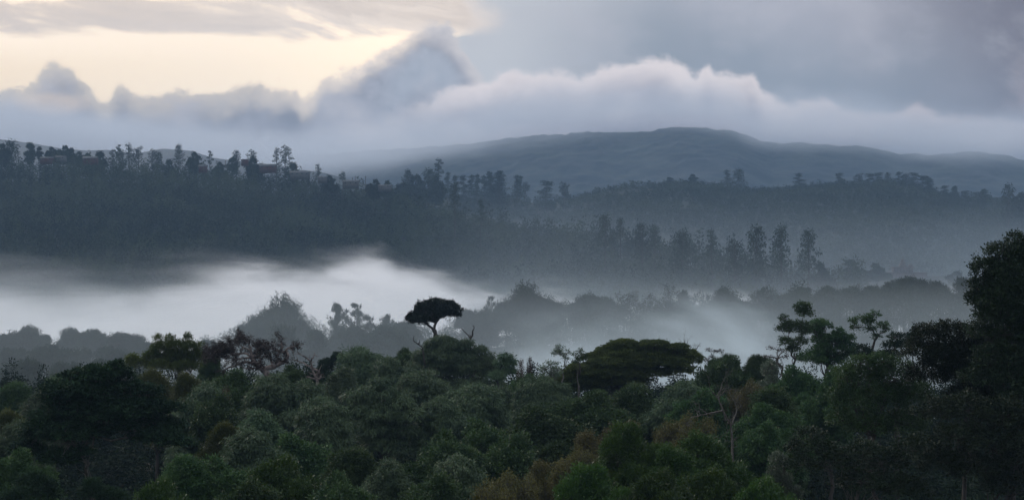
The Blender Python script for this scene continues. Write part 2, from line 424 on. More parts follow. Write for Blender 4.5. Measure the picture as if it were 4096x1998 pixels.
def tree_mesh(seed, H, lobes, leafmat, barkmat, leaf=(.3, .11), droop=.5, spread=.5, per=26, spray=.42, k=12, flat=.6,
              up=-.35, trunk_r=.28, twigs=.12, gap=0.0, shell=(.62, 1.05), fork=.45, lean=(0, 0), base=(0, 0), maxleaf=170000):
    """returns (trunk mesh, crown mesh) for a tree of full height H standing at its base"""
    rng = np.random.default_rng(seed)
    P, N, Cn = crown_points(lobes, rng, per, spray, k, flat, shell, up, gap)
    if len(P) > maxleaf:
        sel = rng.choice(len(P), maxleaf, False); P = P[sel]; N = N[sel]
    V, Qd = leaves(P, N, leaf[0] * LS, leaf[1] * LS, droop, spread, rng)
    cm = mesh_np('crown', V, Qd, leafmat)
    m = Mesh()
    lc = np.array([l[:3] for l in lobes]); ctr = lc.mean(0)
    zf = min(H * fork, lc[:, 2].min() - .2) if fork > 0 else H * .1
    zf = max(zf, H * .12)
    top = np.array([ctr[0] * .5, ctr[1] * .5, zf])
    limb(m, (base[0], base[1], -17.), (base[0], base[1], 0.), trunk_r * 1.3, trunk_r * 1.25, rng, .0, 2, sides=9); limb(m, (base[0], base[1], -.01), top, trunk_r * 1.25, trunk_r * .8, rng, .05, 8, sides=9)
    nodes = [top]; plen = [0.0]; nrad = [trunk_r * .8]; mean_r = np.mean([np.mean(l[3:]) for l in lobes])
    for i in np.argsort(np.linalg.norm(lc - top, axis=1)):
        c = lc[i]; nd = np.array(nodes); dz = np.maximum(0, nd[:, 2] - c[2])
        j = int(np.argmin(np.linalg.norm(nd - c, axis=1) + .45 * np.array(plen) + 1.2 * dz))
        r0 = nrad[j] * .72; r1 = max(r0 * .55, .03)
        P_ = limb(m, nodes[j], c, r0, r1, rng, .20, 8, -.3, 6)
        nodes.append(c); plen.append(plen[j] + np.linalg.norm(c - nodes[j])); nrad.append(r1 * 1.1)
        cs = Cn[np.linalg.norm(Cn - c, axis=1) < max(lobes[i][3:]) * 1.15]
        if len(cs):
            for q_ in cs[rng.choice(len(cs), min(len(cs), max(2, int(len(cs) * twigs))), False)]:
                limb(m, P_[rng.integers(4, 8)], q_, min(r1 * .6, .05), .012, rng, .2, 4, sides=4)
    tm = m.make('trunk', barkmat, True)
    return tm, cm
ROOTS = []
def plant(name, label, cat, meshes, loc, rz=0, sc=1.0, group=None, parts=('trunk', 'crown')):
    r = empty(name, loc, rz, sc); tag(r, label, cat, group)
    for nm, me in zip(parts, meshes): obj(nm, me, r)
    return r

bark_dark = plain('bark_dark', (.022, .02, .018), (.06, .052, .045), nscale=3, stretch=(1, 1, .25), bump=.4)
bark_grey = plain('bark_grey', (.045, .042, .036), (.12, .11, .095), nscale=2.5, stretch=(1, 1, .3), bump=.4)
bark_dead = plain('bark_dead', (.055, .044, .040), (.22, .18, .16), nscale=2.2, bump=.5)
L_grey = foliage('leaf_grey_green', (.026, .052, .025), (.085, .126, .060), rough=.6, spec=.25)
L_deep = foliage('leaf_deep_green', (.016, .042, .014), (.056, .098, .030), rough=.6, spec=.22)
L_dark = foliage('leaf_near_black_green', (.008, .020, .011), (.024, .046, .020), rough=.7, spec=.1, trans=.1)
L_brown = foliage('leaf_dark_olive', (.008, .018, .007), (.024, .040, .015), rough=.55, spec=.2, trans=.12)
L_yel = foliage('leaf_yellow_green', (.035, .050, .012), (.085, .095, .022), rough=.45)
L_bright = foliage('leaf_bright_green', (.018, .050, .009), (.055, .105, .018), rough=.45)
L_amber = foliage('leaf_amber', (.042, .044, .014), (.105, .090, .030), rough=.6, spec=.2)
L_red = foliage('leaf_red_brown', (.035, .022, .016), (.07, .045, .030), rough=.6, spec=.2)
L_moss = foliage('leaf_moss_green', (.034, .050, .014), (.088, .106, .030), rough=.7, spec=.1)
L_pale = foliage('leaf_pale_green', (.05, .085, .045), (.11, .15, .09), rough=.4, spec=.4)
L_pine = foliage('needle_green', (.014, .026, .018), (.028, .045, .028), rough=.7, spec=.2, trans=.08)
L_far = foliage('hill_tree_leaf', (.014, .022, .014), (.036, .046, .028), rough=.8, spec=.1, trans=.08)
L_wood = foliage('hill_wood_leaf', (.008, .014, .010), (.050, .064, .034), rough=.8, spec=.1, trans=.08, nscale=.018, vr=0, isl=.16)
L_scrub = foliage('hill_scrub_leaf', (.016, .024, .016), (.042, .052, .028), rough=.8, spec=.1, trans=.08, nscale=.012, vr=0, isl=.16)
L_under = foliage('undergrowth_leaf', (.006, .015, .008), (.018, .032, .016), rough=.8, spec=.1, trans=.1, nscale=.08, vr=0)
L_thick = foliage('ridge_thicket_leaf', (.012, .022, .015), (.036, .052, .032), rough=.8, spec=.1, trans=.08, nscale=.05, vr=0)
L_purple = foliage('leaf_purple_brown', (.018, .013, .012), (.040, .028, .024), rough=.7, spec=.15, trans=.05)

# ---- shared crowns (templates: H tall, W wide; each laid in the scene many times as separate trees)
TPL = {}
def template(key, seed, leafmat, H=16., W_=9., ch=9.5, n=14, shape='round', bark=None, tip=True, **kw):
    rng = np.random.default_rng(seed * 7 + 3)
    lobes = rand_lobes(rng, W_, ch, n, H - ch * .5, shape, tip)
    TPL[key] = (tree_mesh(seed, H, lobes, leafmat, bark or bark_dark, **kw), H, W_)
# (heights count from ground to the crown's very top)
template('droop1', 1, L_grey, leaf=(.42, .10), droop=1.1, spread=.45, k=16, per=46, shape='dome', n=16)
template('droop2', 2, L_grey, leaf=(.40, .10), droop=1.0, spread=.5, k=16, per=44, shape='cone', n=18, ch=10)
template('droop3', 3, L_grey, leaf=(.42, .11), droop=1.1, spread=.45, k=16, per=44, shape='round', n=12, W_=8)
template('deep1', 4, L_deep, leaf=(.32, .14), droop=.4, k=16, per=46, shape='dome', n=16)
template('deep2', 5, L_deep, leaf=(.30, .14), droop=.3, k=16, per=46, shape='round', n=13, W_=8)
template('deep3', 6, L_deep, leaf=(.30, .13), droop=.5, k=16, per=44, shape='cone', n=18, ch=10)
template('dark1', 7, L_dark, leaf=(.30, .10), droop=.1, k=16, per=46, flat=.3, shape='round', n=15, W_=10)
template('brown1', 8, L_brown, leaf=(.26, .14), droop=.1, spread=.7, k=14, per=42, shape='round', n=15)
template('bright1', 9, L_bright, leaf=(.28, .12), droop=-.5, spread=.5, k=16, per=42, flat=1.0, shape='round', n=16, W_=7, ch=8)
template('bright2', 10, L_bright, leaf=(.28, .12), droop=-.3, spread=.6, k=16, per=42, flat=.9, shape='dome', n=14, W_=8, ch=7)
template('amber1', 11, L_amber, leaf=(.24, .11), droop=.2, spread=.8, k=11, per=30, flat=.9, gap=.15, shape='cone', n=16, W_=7, ch=9, twigs=.4, bark=bark_grey)
template('amber2', 12, L_amber, leaf=(.24, .11), droop=.2, spread=.8, k=11, per=30, flat=.9, gap=.1, shape='round', n=13, W_=7, ch=8, twigs=.4, bark=bark_grey)
template('yel1', 13, L_yel, leaf=(.28, .11), droop=-.4, spread=.5, k=16, per=40, flat=1.0, shape='cone', n=15, W_=7, ch=8)
template('pale1', 14, L_pale, leaf=(.30, .14), droop=.3, spread=.7, k=10, per=24, shape='round', n=10, W_=6, ch=7, bark=bark_grey, twigs=.4)
template('moss1', 15, L_moss, leaf=(.22, .14), droop=-.1, spread=.8, k=16, per=46, flat=.25, up=-.1, shape='dome', n=16, W_=10, ch=5)
template('red1', 16, L_red, leaf=(.22, .09), droop=-.9, spread=.4, k=14, per=30, flat=1.6, shape='cone', n=10, W_=3.2, ch=6)
template('small_far1', 17, L_far, leaf=(.9, .45), droop=.3, spread=.8, k=9, per=9, spray=.8, shape='dome', n=12)
# ------------------------------------------------------------------ the near wood
class Frame:
    """local coordinates of a thing standing at distance D under photograph column bx"""
    def __init__(s, bx, D):
        s.bx, s.D = bx, D; s.x = (bx - 2048) / F * D; s.gz = float(ground_h(s.x, D))
    def p(s, px, py, dy=0.0): return ((px - s.bx) / F * s.D, dy, (999 - py) / F * s.D - s.gz)
    def r(s, v): return v / F * s.D
def hero(name, label, bx, D, lobes, leafmat, bark=None, cat='tree', group=None, seed=1, depth=.85, **kw):
    f = Frame(bx, D); L = []; rng = np.random.default_rng(seed)
    for l in lobes:
        px, py, rx, ry = l[:4]; dy = l[4] if len(l) > 4 else rng.uniform(-.5, .5) * f.r(rx)
        a = f.p(px, py, dy); L.append((a[0], a[1], a[2], f.r(rx), f.r(rx) * depth, f.r(ry)))
    H = max(l[2] for l in L)
    tm, cm = tree_mesh(seed, H, L, leafmat, bark or bark_dark, **kw)
    return plant(name, label, cat, (tm, cm), (f.x, D, f.gz), group=group)
def stand(key, label, cx, top, w, D, name='broadleaf_tree', group='trees of the near wood', rz=None, cat='tree', zlim=None):
    (tm, cm), H0, W0 = TPL[key]
    x = (cx - 2048) / F * D; g = float(ground_h(x, D)); zt = (999 - top) / F * D
    sx = w / F * D / W0; full = (zt - g) / H0
    sz = min(max(full, sx * .8), sx * 1.3); dz = (full - sz) * H0
    rng = random.Random(cx * 7 + top)
    r = plant(name, label, cat, (tm, cm), (x, D, g), rng.uniform(0, 6.28) if rz is None else rz, 1.0, group)
    e1 = rng.uniform(.85, 1.18)
    for ch in r.children: ch.scale = (sx * e1, sx / e1, sz); ch.location = (0, 0, dz)
    return r

# --- dark giant at the right edge and its neighbours
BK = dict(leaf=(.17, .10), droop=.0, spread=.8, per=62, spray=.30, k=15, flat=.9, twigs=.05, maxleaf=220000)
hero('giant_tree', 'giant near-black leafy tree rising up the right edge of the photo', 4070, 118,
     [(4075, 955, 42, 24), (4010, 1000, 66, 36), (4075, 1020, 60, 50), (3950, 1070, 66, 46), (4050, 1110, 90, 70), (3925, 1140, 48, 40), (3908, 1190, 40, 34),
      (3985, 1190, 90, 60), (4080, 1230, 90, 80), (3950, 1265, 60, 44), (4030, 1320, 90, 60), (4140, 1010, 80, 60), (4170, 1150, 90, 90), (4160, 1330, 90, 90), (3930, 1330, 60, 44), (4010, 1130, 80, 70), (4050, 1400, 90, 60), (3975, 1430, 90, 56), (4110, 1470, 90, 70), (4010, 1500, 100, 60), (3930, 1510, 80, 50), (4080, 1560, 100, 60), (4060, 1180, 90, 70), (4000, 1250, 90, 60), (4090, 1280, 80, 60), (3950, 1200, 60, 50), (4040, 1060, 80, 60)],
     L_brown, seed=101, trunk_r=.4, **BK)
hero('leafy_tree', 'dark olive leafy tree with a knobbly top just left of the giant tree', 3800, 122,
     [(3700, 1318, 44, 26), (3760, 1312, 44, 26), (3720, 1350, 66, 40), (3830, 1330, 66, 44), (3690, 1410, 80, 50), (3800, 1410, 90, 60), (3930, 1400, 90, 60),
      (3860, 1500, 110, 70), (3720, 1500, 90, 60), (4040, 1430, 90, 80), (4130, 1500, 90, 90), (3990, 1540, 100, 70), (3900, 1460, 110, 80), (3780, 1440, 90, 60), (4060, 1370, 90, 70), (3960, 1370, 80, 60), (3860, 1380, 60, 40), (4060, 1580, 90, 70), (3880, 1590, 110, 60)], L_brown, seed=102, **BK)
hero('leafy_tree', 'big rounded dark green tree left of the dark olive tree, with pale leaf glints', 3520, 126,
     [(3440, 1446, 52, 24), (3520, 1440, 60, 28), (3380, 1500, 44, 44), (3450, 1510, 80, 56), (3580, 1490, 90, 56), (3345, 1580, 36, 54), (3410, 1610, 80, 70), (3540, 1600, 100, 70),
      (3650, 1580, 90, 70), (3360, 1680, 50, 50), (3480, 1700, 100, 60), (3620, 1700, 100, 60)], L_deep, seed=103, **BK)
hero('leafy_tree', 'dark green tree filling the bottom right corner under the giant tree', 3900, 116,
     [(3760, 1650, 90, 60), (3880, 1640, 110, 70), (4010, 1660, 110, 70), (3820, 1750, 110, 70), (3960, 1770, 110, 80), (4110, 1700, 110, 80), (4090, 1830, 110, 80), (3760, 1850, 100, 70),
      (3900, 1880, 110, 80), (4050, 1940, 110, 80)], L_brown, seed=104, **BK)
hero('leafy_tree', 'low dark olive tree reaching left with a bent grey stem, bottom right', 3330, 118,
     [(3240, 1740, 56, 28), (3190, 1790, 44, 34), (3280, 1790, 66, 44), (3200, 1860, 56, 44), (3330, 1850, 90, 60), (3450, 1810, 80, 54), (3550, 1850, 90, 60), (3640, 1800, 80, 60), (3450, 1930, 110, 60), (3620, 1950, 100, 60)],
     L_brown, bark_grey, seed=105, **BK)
# --- group of open trees right of centre
OP = dict(leaf=(.24, .12), droop=.1, spread=.7, per=48, spray=.34, k=15, flat=.7, twigs=.3, fork=.62)
hero('lobed_tree', 'tall dark tree whose single round top stands highest of the right-hand group', 3215, 190,
     [(3208, 1228, 34, 18), (3216, 1252, 32, 16), (3140, 1272, 15, 14), (3152, 1298, 26, 18), (3122, 1314, 18, 11), (3160, 1318, 24, 16), (3205, 1300, 30, 18), (3222, 1325, 26, 18), (3150, 1368, 30, 20), (3200, 1365, 24, 20),
      (3170, 1395, 26, 16)], L_deep, seed=111, **OP)
hero('lobed_tree', 'broad dark tree with a dense crown right of the tall round-topped one', 3310, 196,
     [(3270, 1292, 36, 15), (3300, 1305, 30, 15), (3255, 1325, 40, 20), (3348, 1328, 22, 16), (3340, 1350, 40, 20), (3385, 1350, 30, 20), (3300, 1360, 50, 26), (3380, 1385, 42, 28), (3290, 1400, 50, 30), (3400, 1420, 40, 26), (3240, 1430, 60, 30), (3320, 1440, 60, 32)],
     L_deep, seed=112, **OP)
hero('open_tree', 'open tree with bare curving branches under two leaf heads, before the mist', 3470, 188,
     [(3408, 1284, 18, 13), (3440, 1280, 22, 13), (3470, 1272, 20, 14), (3500, 1256, 20, 13), (3487, 1285, 22, 15), (3425, 1310, 18, 12), (3480, 1315, 20, 15), (3532, 1302, 24, 13), (3545, 1318, 16, 12), (3510, 1345, 15, 12)],
     L_deep, seed=113, leaf=(.22, .12), droop=.1, spread=.7, per=44, spray=.32, k=14, flat=.7, twigs=.5, fork=.80)
hero('lobed_tree', 'dark tree with flat leaf tiers between the open tree and the olive tree', 3600, 182,
     [(3585, 1345, 24, 15), (3625, 1350, 26, 14), (3660, 1342, 24, 14), (3560, 1378, 30, 16), (3610, 1378, 36, 16), (3660, 1372, 30, 16), (3450, 1400, 30, 22), (3475, 1425, 36, 22), (3560, 1420, 50, 20)],
     L_dark, seed=114, **OP)
hero('twiggy_tree', 'brown twiggy half-bare tree on the left flank of the right-hand group', 3130, 184,
     [(3085, 1392, 12, 8), (3110, 1400, 16, 10), (3135, 1405, 16, 10), (3075, 1425, 14, 9), (3110, 1432, 18, 9), (3150, 1425, 16, 10)],
     L_red, bark_grey, seed=115, leaf=(.2, .09), droop=.0, spread=.9, per=26, spray=.3, k=9, twigs=.9, fork=.72)
# --- umbrella tree, the landmark
UM = [(1745, 1216, 50, 18), (1700, 1232, 38, 24), (1790, 1228, 42, 24), (1745, 1245, 55, 20), (1820, 1240, 20, 18), (1843, 1243, 10, 11), (1650, 1262, 22, 14), (1672, 1262, 28, 20), (1640, 1280, 20, 13), (1690, 1278, 42, 18), (1660, 1288, 30, 9), (1740, 1266, 45, 14), (1800, 1258, 38, 18), (1826, 1262, 16, 10)]
hero('umbrella_tree', 'black flat-topped umbrella tree standing alone against the white mist', 1747, 268, UM,
     foliage('leaf_umbrella', (.007, .015, .009), (.020, .034, .018), rough=.6, spec=.15, trans=.06), seed=121, leaf=(.32, .15), droop=-.7, spread=.5, gap=.1, per=34, spray=.36, k=15, flat=.9, twigs=.55, fork=.82, trunk_r=.42, up=-.2)
# --- flat mossy dome
hero('domed_tree', 'wide flat mossy-green dome tree with smooth swelling tiers, right of centre', 2600, 224,
     [(2495, 1374, 55, 16), (2450, 1388, 40, 14), (2420, 1400, 34, 12), (2615, 1372, 55, 13), (2705, 1386, 44, 12), (2560, 1392, 60, 15), (2670, 1400, 66, 17), (2500, 1412, 90, 18), (2620, 1420, 90, 20), (2740, 1416, 50, 20),
      (2775, 1436, 36, 24), (2390, 1424, 50, 13), (2350, 1430, 30, 9), (2440, 1445, 90, 20), (2570, 1452, 80, 18), (2330, 1468, 66, 16), (2290, 1490, 44, 16), (2400, 1486, 90, 20), (2500, 1492, 70, 16), (2340, 1520, 80, 16), (2260, 1530, 44, 14), (2700, 1450, 60, 18), (2440, 1528, 70, 14), (2560, 1432, 100, 24), (2480, 1472, 100, 26), (2660, 1442, 80, 24), (2390, 1468, 70, 22), (2370, 1502, 100, 26), (2600, 1490, 80, 22), (2480, 1520, 110, 28), (2720, 1475, 50, 20), (2270, 1510, 60, 18), (2310, 1545, 80, 20)],
     L_moss, seed=131, leaf=(.22, .14), droop=-.2, spread=.8, per=90, spray=.30, k=16, flat=.35, up=-.55, shell=(.80, 1.03), twigs=.05, fork=.35, trunk_r=.5, maxleaf=260000)
# --- big layered dark tree at left
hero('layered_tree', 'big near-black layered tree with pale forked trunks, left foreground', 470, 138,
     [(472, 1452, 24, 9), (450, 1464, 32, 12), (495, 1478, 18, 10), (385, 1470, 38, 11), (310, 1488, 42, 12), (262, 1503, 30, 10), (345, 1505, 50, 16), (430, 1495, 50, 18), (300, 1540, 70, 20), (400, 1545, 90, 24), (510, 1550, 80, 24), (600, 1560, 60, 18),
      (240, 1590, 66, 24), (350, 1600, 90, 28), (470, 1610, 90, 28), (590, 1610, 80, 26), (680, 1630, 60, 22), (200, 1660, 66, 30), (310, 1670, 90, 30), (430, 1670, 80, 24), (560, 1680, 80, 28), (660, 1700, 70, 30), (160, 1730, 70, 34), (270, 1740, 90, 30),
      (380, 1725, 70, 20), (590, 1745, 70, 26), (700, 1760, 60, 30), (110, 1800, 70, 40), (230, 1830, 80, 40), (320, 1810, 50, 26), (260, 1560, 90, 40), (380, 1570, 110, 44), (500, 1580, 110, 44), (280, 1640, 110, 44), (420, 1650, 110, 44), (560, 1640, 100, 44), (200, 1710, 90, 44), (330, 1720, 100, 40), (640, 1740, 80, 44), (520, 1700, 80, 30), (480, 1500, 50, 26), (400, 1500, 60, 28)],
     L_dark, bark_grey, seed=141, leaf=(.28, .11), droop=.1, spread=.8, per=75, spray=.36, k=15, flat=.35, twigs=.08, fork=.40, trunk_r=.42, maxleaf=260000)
# --- yellow-green spired tree
hero('spired_tree', 'yellow-green bushy tree with four pointed tops left of the dead twisted tree', 690, 214,
     [(632, 1356, 13, 15), (680, 1358, 15, 16), (750, 1354, 13, 17), (797, 1385, 12, 14), (705, 1385, 40, 22), (640, 1395, 32, 26), (765, 1395, 32, 26), (610, 1425, 34, 22), (530, 1438, 24, 18), (560, 1452, 34, 18), (520, 1462, 20, 12),
      (700, 1430, 60, 30), (780, 1435, 36, 28), (650, 1460, 60, 22), (740, 1465, 60, 20)],
     L_yel, seed=151, leaf=(.24, .11), droop=-.5, spread=.5, per=75, spray=.36, k=16, flat=1.1, twigs=.15)
# --- centre hill of drooping trees
DR = dict(leaf=(.40, .09), droop=1.3, spread=.45, per=48, spray=.42, k=17, flat=.8, twigs=.12)
hero('drooping_tree', 'tall grey-green drooping tree right below the black umbrella tree', 1790, 236,
     [(1775, 1358, 44, 18), (1740, 1385, 44, 26), (1800, 1380, 48, 26), (1868, 1375, 26, 20), (1700, 1420, 50, 30), (1780, 1420, 60, 34), (1850, 1420, 60, 34), (1920, 1400, 26, 24), (1940, 1440, 36, 34), (1680, 1470, 60, 34), (1780, 1480, 80, 40), (1880, 1480, 70, 40), (1960, 1490, 50, 34), (1790, 1440, 70, 50), (1860, 1450, 60, 44), (1640, 1530, 70, 40), (1760, 1550, 90, 44), (1880, 1550, 90, 44), (1980, 1560, 60, 40)],
     L_grey, seed=161, **DR)
hero('drooping_tree', 'round drooping treetop at the right end of the central leafy hill', 2020, 232,
     [(2022, 1425, 26, 13), (2010, 1450, 26, 20), (2040, 1450, 22, 18), (2030, 1480, 30, 20), (1990, 1500, 30, 24)], L_grey, seed=162, **DR)
hero('drooping_tree', 'pointed pale grey-green tree low in the centre with long hanging leaves', 1520, 176,
     [(1515, 1528, 34, 24), (1470, 1565, 40, 28), (1540, 1575, 50, 30), (1420, 1590, 44, 26), (1600, 1610, 50, 30), (1440, 1640, 50, 34), (1530, 1650, 80, 40), (1640, 1660, 50, 34), (1480, 1710, 80, 40), (1600, 1720, 70, 40), (1540, 1780, 90, 40)],
     L_grey, seed=163, **DR)
hero('bare_snag', 'thin dead snag poking up left below the umbrella tree', 1690, 230, [(1700, 1412, 10, 7)], L_deep, bark_dead, seed=164, per=6, twigs=.1) if False else None

# --- crooked dead trees
def smooth_line(pts, n):
    pts = np.asarray(pts, float); t = np.concatenate([[0], np.cumsum(np.linalg.norm(np.diff(pts, axis=0), axis=1))]); t /= t[-1]
    u = np.linspace(0, 1, n); P = np.stack([np.interp(u, t, pts[:, k]) for k in range(3)], 1)
    for _ in range(2): P[1:-1] = (P[:-2] + 2 * P[1:-1] + P[2:]) / 4
    return P
def crook(m, p, d, L, r, depth, rng, bend=.8, kids=(2, 4), tips=None):
    n = 5; P = [p]; dd = d.copy()
    for k in range(n - 1):
        dd = unit(dd + rng.normal(0, bend * .5, 3) + np.array([0, 0, .08])); P.append(P[-1] + dd * L / (n - 1))
    P = np.array(P); V, Qd = tube(P, np.linspace(r, r * .5, n), 5 if depth else 4); m.add(V, Qd)
    if tips is not None and depth <= 1: tips.append(P[-1]); tips.append(P[2])
    if depth > 0:
        for _ in range(rng.integers(*kids)):
            i = rng.integers(1, n); nd = unit(dd + rng.normal(0, bend, 3))
            crook(m, P[i], nd, L * rng.uniform(.5, .75), r * .5, depth - 1, rng, bend, kids, tips)
def dead_tree(name, label, bx, D, limbs, bark, seed, twig=(.9, .05), tdepth=2, ntwig=3, leafy=None, leafmat=None, sub=None):
    f = Frame(bx, D); rng = np.random.default_rng(seed); m = Mesh(); tips = []
    dep = {}
    for (pts, r0, r1) in limbs:
        P = []
        dy = dep.get(tuple(pts[0]), 0.0)
        for k, (a, b) in enumerate(pts):
            if k: dy += rng.uniform(-.35, .35)
            dep.setdefault((a, b), dy); P.append(f.p(a, b, dep[(a, b)]))
        n = len(P) * 5; S_ = smooth_line(P, n); S_ += rng.normal(0, .035, S_.shape) * np.linspace(0, 1, n)[:, None]
        rr = np.linspace(f.r(r0), f.r(r1), n) * 1.25 * (1 + rng.normal(0, .09, n)); V, Qd = tube(S_, rr, 8); m.add(V, Qd)
        for _ in range(ntwig * (len(pts) - 1)):
            i = rng.integers(n // 4, n); d = unit(rng.normal(0, 1, 3) + np.array([-.2, -.1, .5]))
            crook(m, S_[i], d, twig[0] * rng.uniform(.4, 1), min(twig[1], rr[i] * .7), tdepth, rng, .8, (1, 3), tips)
        i = n - 1; crook(m, S_[i], unit(S_[-1] - S_[-4]), twig[0], rr[-1] * .8, tdepth, rng, .8, (2, 4), tips)
    if leafy:
        for (px, py, rx, ry, cnt) in leafy:
            c = np.array(f.p(px, py, 0)); 
            for _ in range(cnt):
                d = unit(rng.normal(0, 1, 3)); p0 = c + d * np.array([f.r(rx), f.r(rx) * .8, f.r(ry)]) * rng.uniform(.1, .8)
                crook(m, p0, unit(d + np.array([-.3, 0, .6])), .8, .035, 2, rng, .9, (2, 4), tips)
    r = empty(name, (f.x, D, f.gz)); tag(r, label, 'tree')
    obj('trunk', m.make('trunk', bark, True), r)
    if leafmat:
        T = np.array(tips); P = (T[:, None] + rng.normal(0, .11, (len(T), 7, 3))).reshape(-1, 3)
        V, Qd = leaves(P, unit(rng.normal(0, 1, P.shape) + np.array([0, 0, .7])), .15, .07, 0, .4, rng)
        obj('crown', mesh_np('crown', V, Qd, leafmat), r)
    return r
gz = Frame(1076, 206)
dead_tree('twisted_dead_tree', 'gnarled dead tree with thick contorted grey limbs and purple-brown twigs, left of centre', 1076, 206, [
    ([(1076, 1700), (1078, 1560), (1072, 1495), (1052, 1474)], 15, 10),
    ([(1052, 1474), (1099, 1464), (1145, 1440), (1156, 1422), (1148, 1409), (1145, 1394), (1163, 1391), (1180, 1384)], 8.5, 2.2),
    ([(1148, 1409), (1128, 1405), (1103, 1398), (1085, 1389), (1072, 1388)], 4.5, 1.4),
    ([(1128, 1405), (1133, 1385), (1128, 1364)], 3.8, 1.2),
    ([(1099, 1464), (1087, 1451), (1083, 1425), (1076, 1407), (1047, 1400)], 5, 1.5),
    ([(1145, 1440), (1114, 1445), (1107, 1425), (1112, 1416)], 4, 1.2),
    ([(1052, 1474), (1021, 1454), (1012, 1427), (1003, 1398), (998, 1376)], 9, 2.5),
    ([(1021, 1454), (981, 1445), (936, 1463), (905, 1472), (896, 1485)], 5.5, 1.5),
    ([(1012, 1427), (981, 1409), (940, 1416), (900, 1424)], 4.5, 1.2),
    ([(1012, 1427), (960, 1432), (920, 1445)], 4, 1.0),
    ([(1052, 1474), (1010, 1470), (969, 1473)], 4, 1.2),
    ([(1012, 1427), (1032, 1414), (1030, 1398), (1043, 1390), (1065, 1371)], 6, 1.4),
    ([(1012, 1427), (1038, 1427), (1044, 1440), (1041, 1452)], 5.5, 2.5),
    ([(1003, 1398), (975, 1388), (955, 1372)], 3.5, 1.0),
    ([(940, 1416), (905, 1400), (880, 1390)], 3, 1.0)],
    bark_dead, 171, leafy=[(870, 1412, 40, 26, 30), (920, 1395, 40, 30, 18), (965, 1370, 30, 24, 9), (845, 1428, 26, 16, 12), (1040, 1386, 24, 12, 8), (960, 1350, 16, 8, 5)], leafmat=L_purple)
dead_tree('crooked_dead_tree', 'smaller dead tree with a zigzag bare stem right of the gnarled dead tree', 1270, 204, [
    ([(1272, 1700), (1271, 1560), (1270, 1518), (1256, 1498), (1250, 1472), (1226, 1458), (1203, 1443), (1177, 1437)], 9, 1.3),
    ([(1250, 1472), (1243, 1445), (1250, 1432), (1260, 1419)], 4, 1.2),
    ([(1243, 1445), (1225, 1428), (1201, 1416)], 3, 1.0),
    ([(1250, 1472), (1272, 1482), (1266, 1502), (1256, 1498)], 4.5, 3),
    ([(1270, 1518), (1235, 1508), (1192, 1503)], 4.5, 1.5),
    ([(1270, 1518), (1282, 1508), (1276, 1490)], 4, 2)],
    bark_dead, 172, ntwig=2, tdepth=1, twig=(.7, .035))
dead_tree('bare_snag', 'thin dead snag with an upturned tip, left of the umbrella tree trunk', 1692, 234, [
    ([(1700, 1460), (1692, 1402), (1687, 1385), (1673, 1375), (1660, 1366), (1654, 1357), (1656, 1346)], 3.4, 1.0),
    ([(1673, 1375), (1678, 1370), (1679, 1359)], 2.2, 1.2)], bark_dark, 173, ntwig=0, tdepth=0, twig=(.25, .02))
dead_tree('bare_snag', 'forked dead snag like a pair of antlers, right of the umbrella tree', 1880, 236, [
    ([(1882, 1440), (1881, 1356), (1873, 1341), (1862, 1331), (1853, 1323), (1847, 1313)], 3.8, 1.0),
    ([(1881, 1356), (1891, 1338), (1889, 1324), (1899, 1311), (1894, 1302)], 3.4, 1.0),
    ([(1881, 1356), (1880, 1338)], 2.4, 1.2)], bark_dark, 174, ntwig=0, tdepth=0, twig=(.25, .02))
dead_tree('bare_bush', 'bare twiggy branches sticking up behind the right end of the mossy dome', 2770, 232, [
    ([(2775, 1500), (2768, 1430), (2755, 1400), (2748, 1372)], 2.4, .8), ([(2768, 1430), (2780, 1405), (2788, 1388)], 2, .8), ([(2755, 1400), (2740, 1385), (2735, 1370)], 1.6, .7)],
    bark_dark, 175, ntwig=5, tdepth=2, twig=(1.0, .03))
dead_tree('bare_bush', 'small bare twig tuft above the top of the mossy dome', 2640, 232, [
    ([(2640, 1420), (2642, 1372), (2636, 1358)], 1.6, .6), ([(2642, 1372), (2656, 1362)], 1.2, .6)], bark_dark, 176, ntwig=3, tdepth=1, twig=(.7, .025))
dead_tree('bare_tree', 'leafless pale-branched tree in the dark gap right below the mossy dome', 2900, 146, [
    ([(2935, 1900), (2925, 1700), (2890, 1640), (2870, 1590), (2885, 1540)], 5, 1.4), ([(2890, 1640), (2830, 1655), (2760, 1668)], 3, 1.0),
    ([(2870, 1590), (2900, 1560), (2905, 1510)], 2.5, .8), ([(2925, 1700), (2950, 1640), (2940, 1600)], 3, 1.0), ([(2870, 1590), (2845, 1560)], 2, .8), ([(2830, 1655), (2800, 1630)], 2, .7)],
    bark_grey, 177, ntwig=3, tdepth=2, twig=(1.3, .03))
hero('tufted_tree', 'small brown-tufted tree on a thin slanting stem right of the mossy dome', 2840, 218,
     [(2838, 1400, 10, 6), (2858, 1406, 10, 6), (2882, 1405, 14, 8), (2850, 1425, 12, 7), (2830, 1440, 14, 8)], L_red, bark_dark, seed=181, leaf=(.2, .1), droop=0, spread=.9, per=30, spray=.3, k=12, twigs=.7, fork=.85, trunk_r=.14)
hero('round_headed_tree', 'slender pale green tree with one round airy head, left of the mossy dome', 2245, 214,
     [(2238, 1398, 22, 16), (2232, 1412, 22, 14), (2268, 1412, 15, 12), (2262, 1430, 15, 12)], L_pale, bark_grey, seed=182, leaf=(.22, .09), droop=.6, spread=.7, per=40, spray=.32, k=13, twigs=.6, fork=.82, trunk_r=.14)
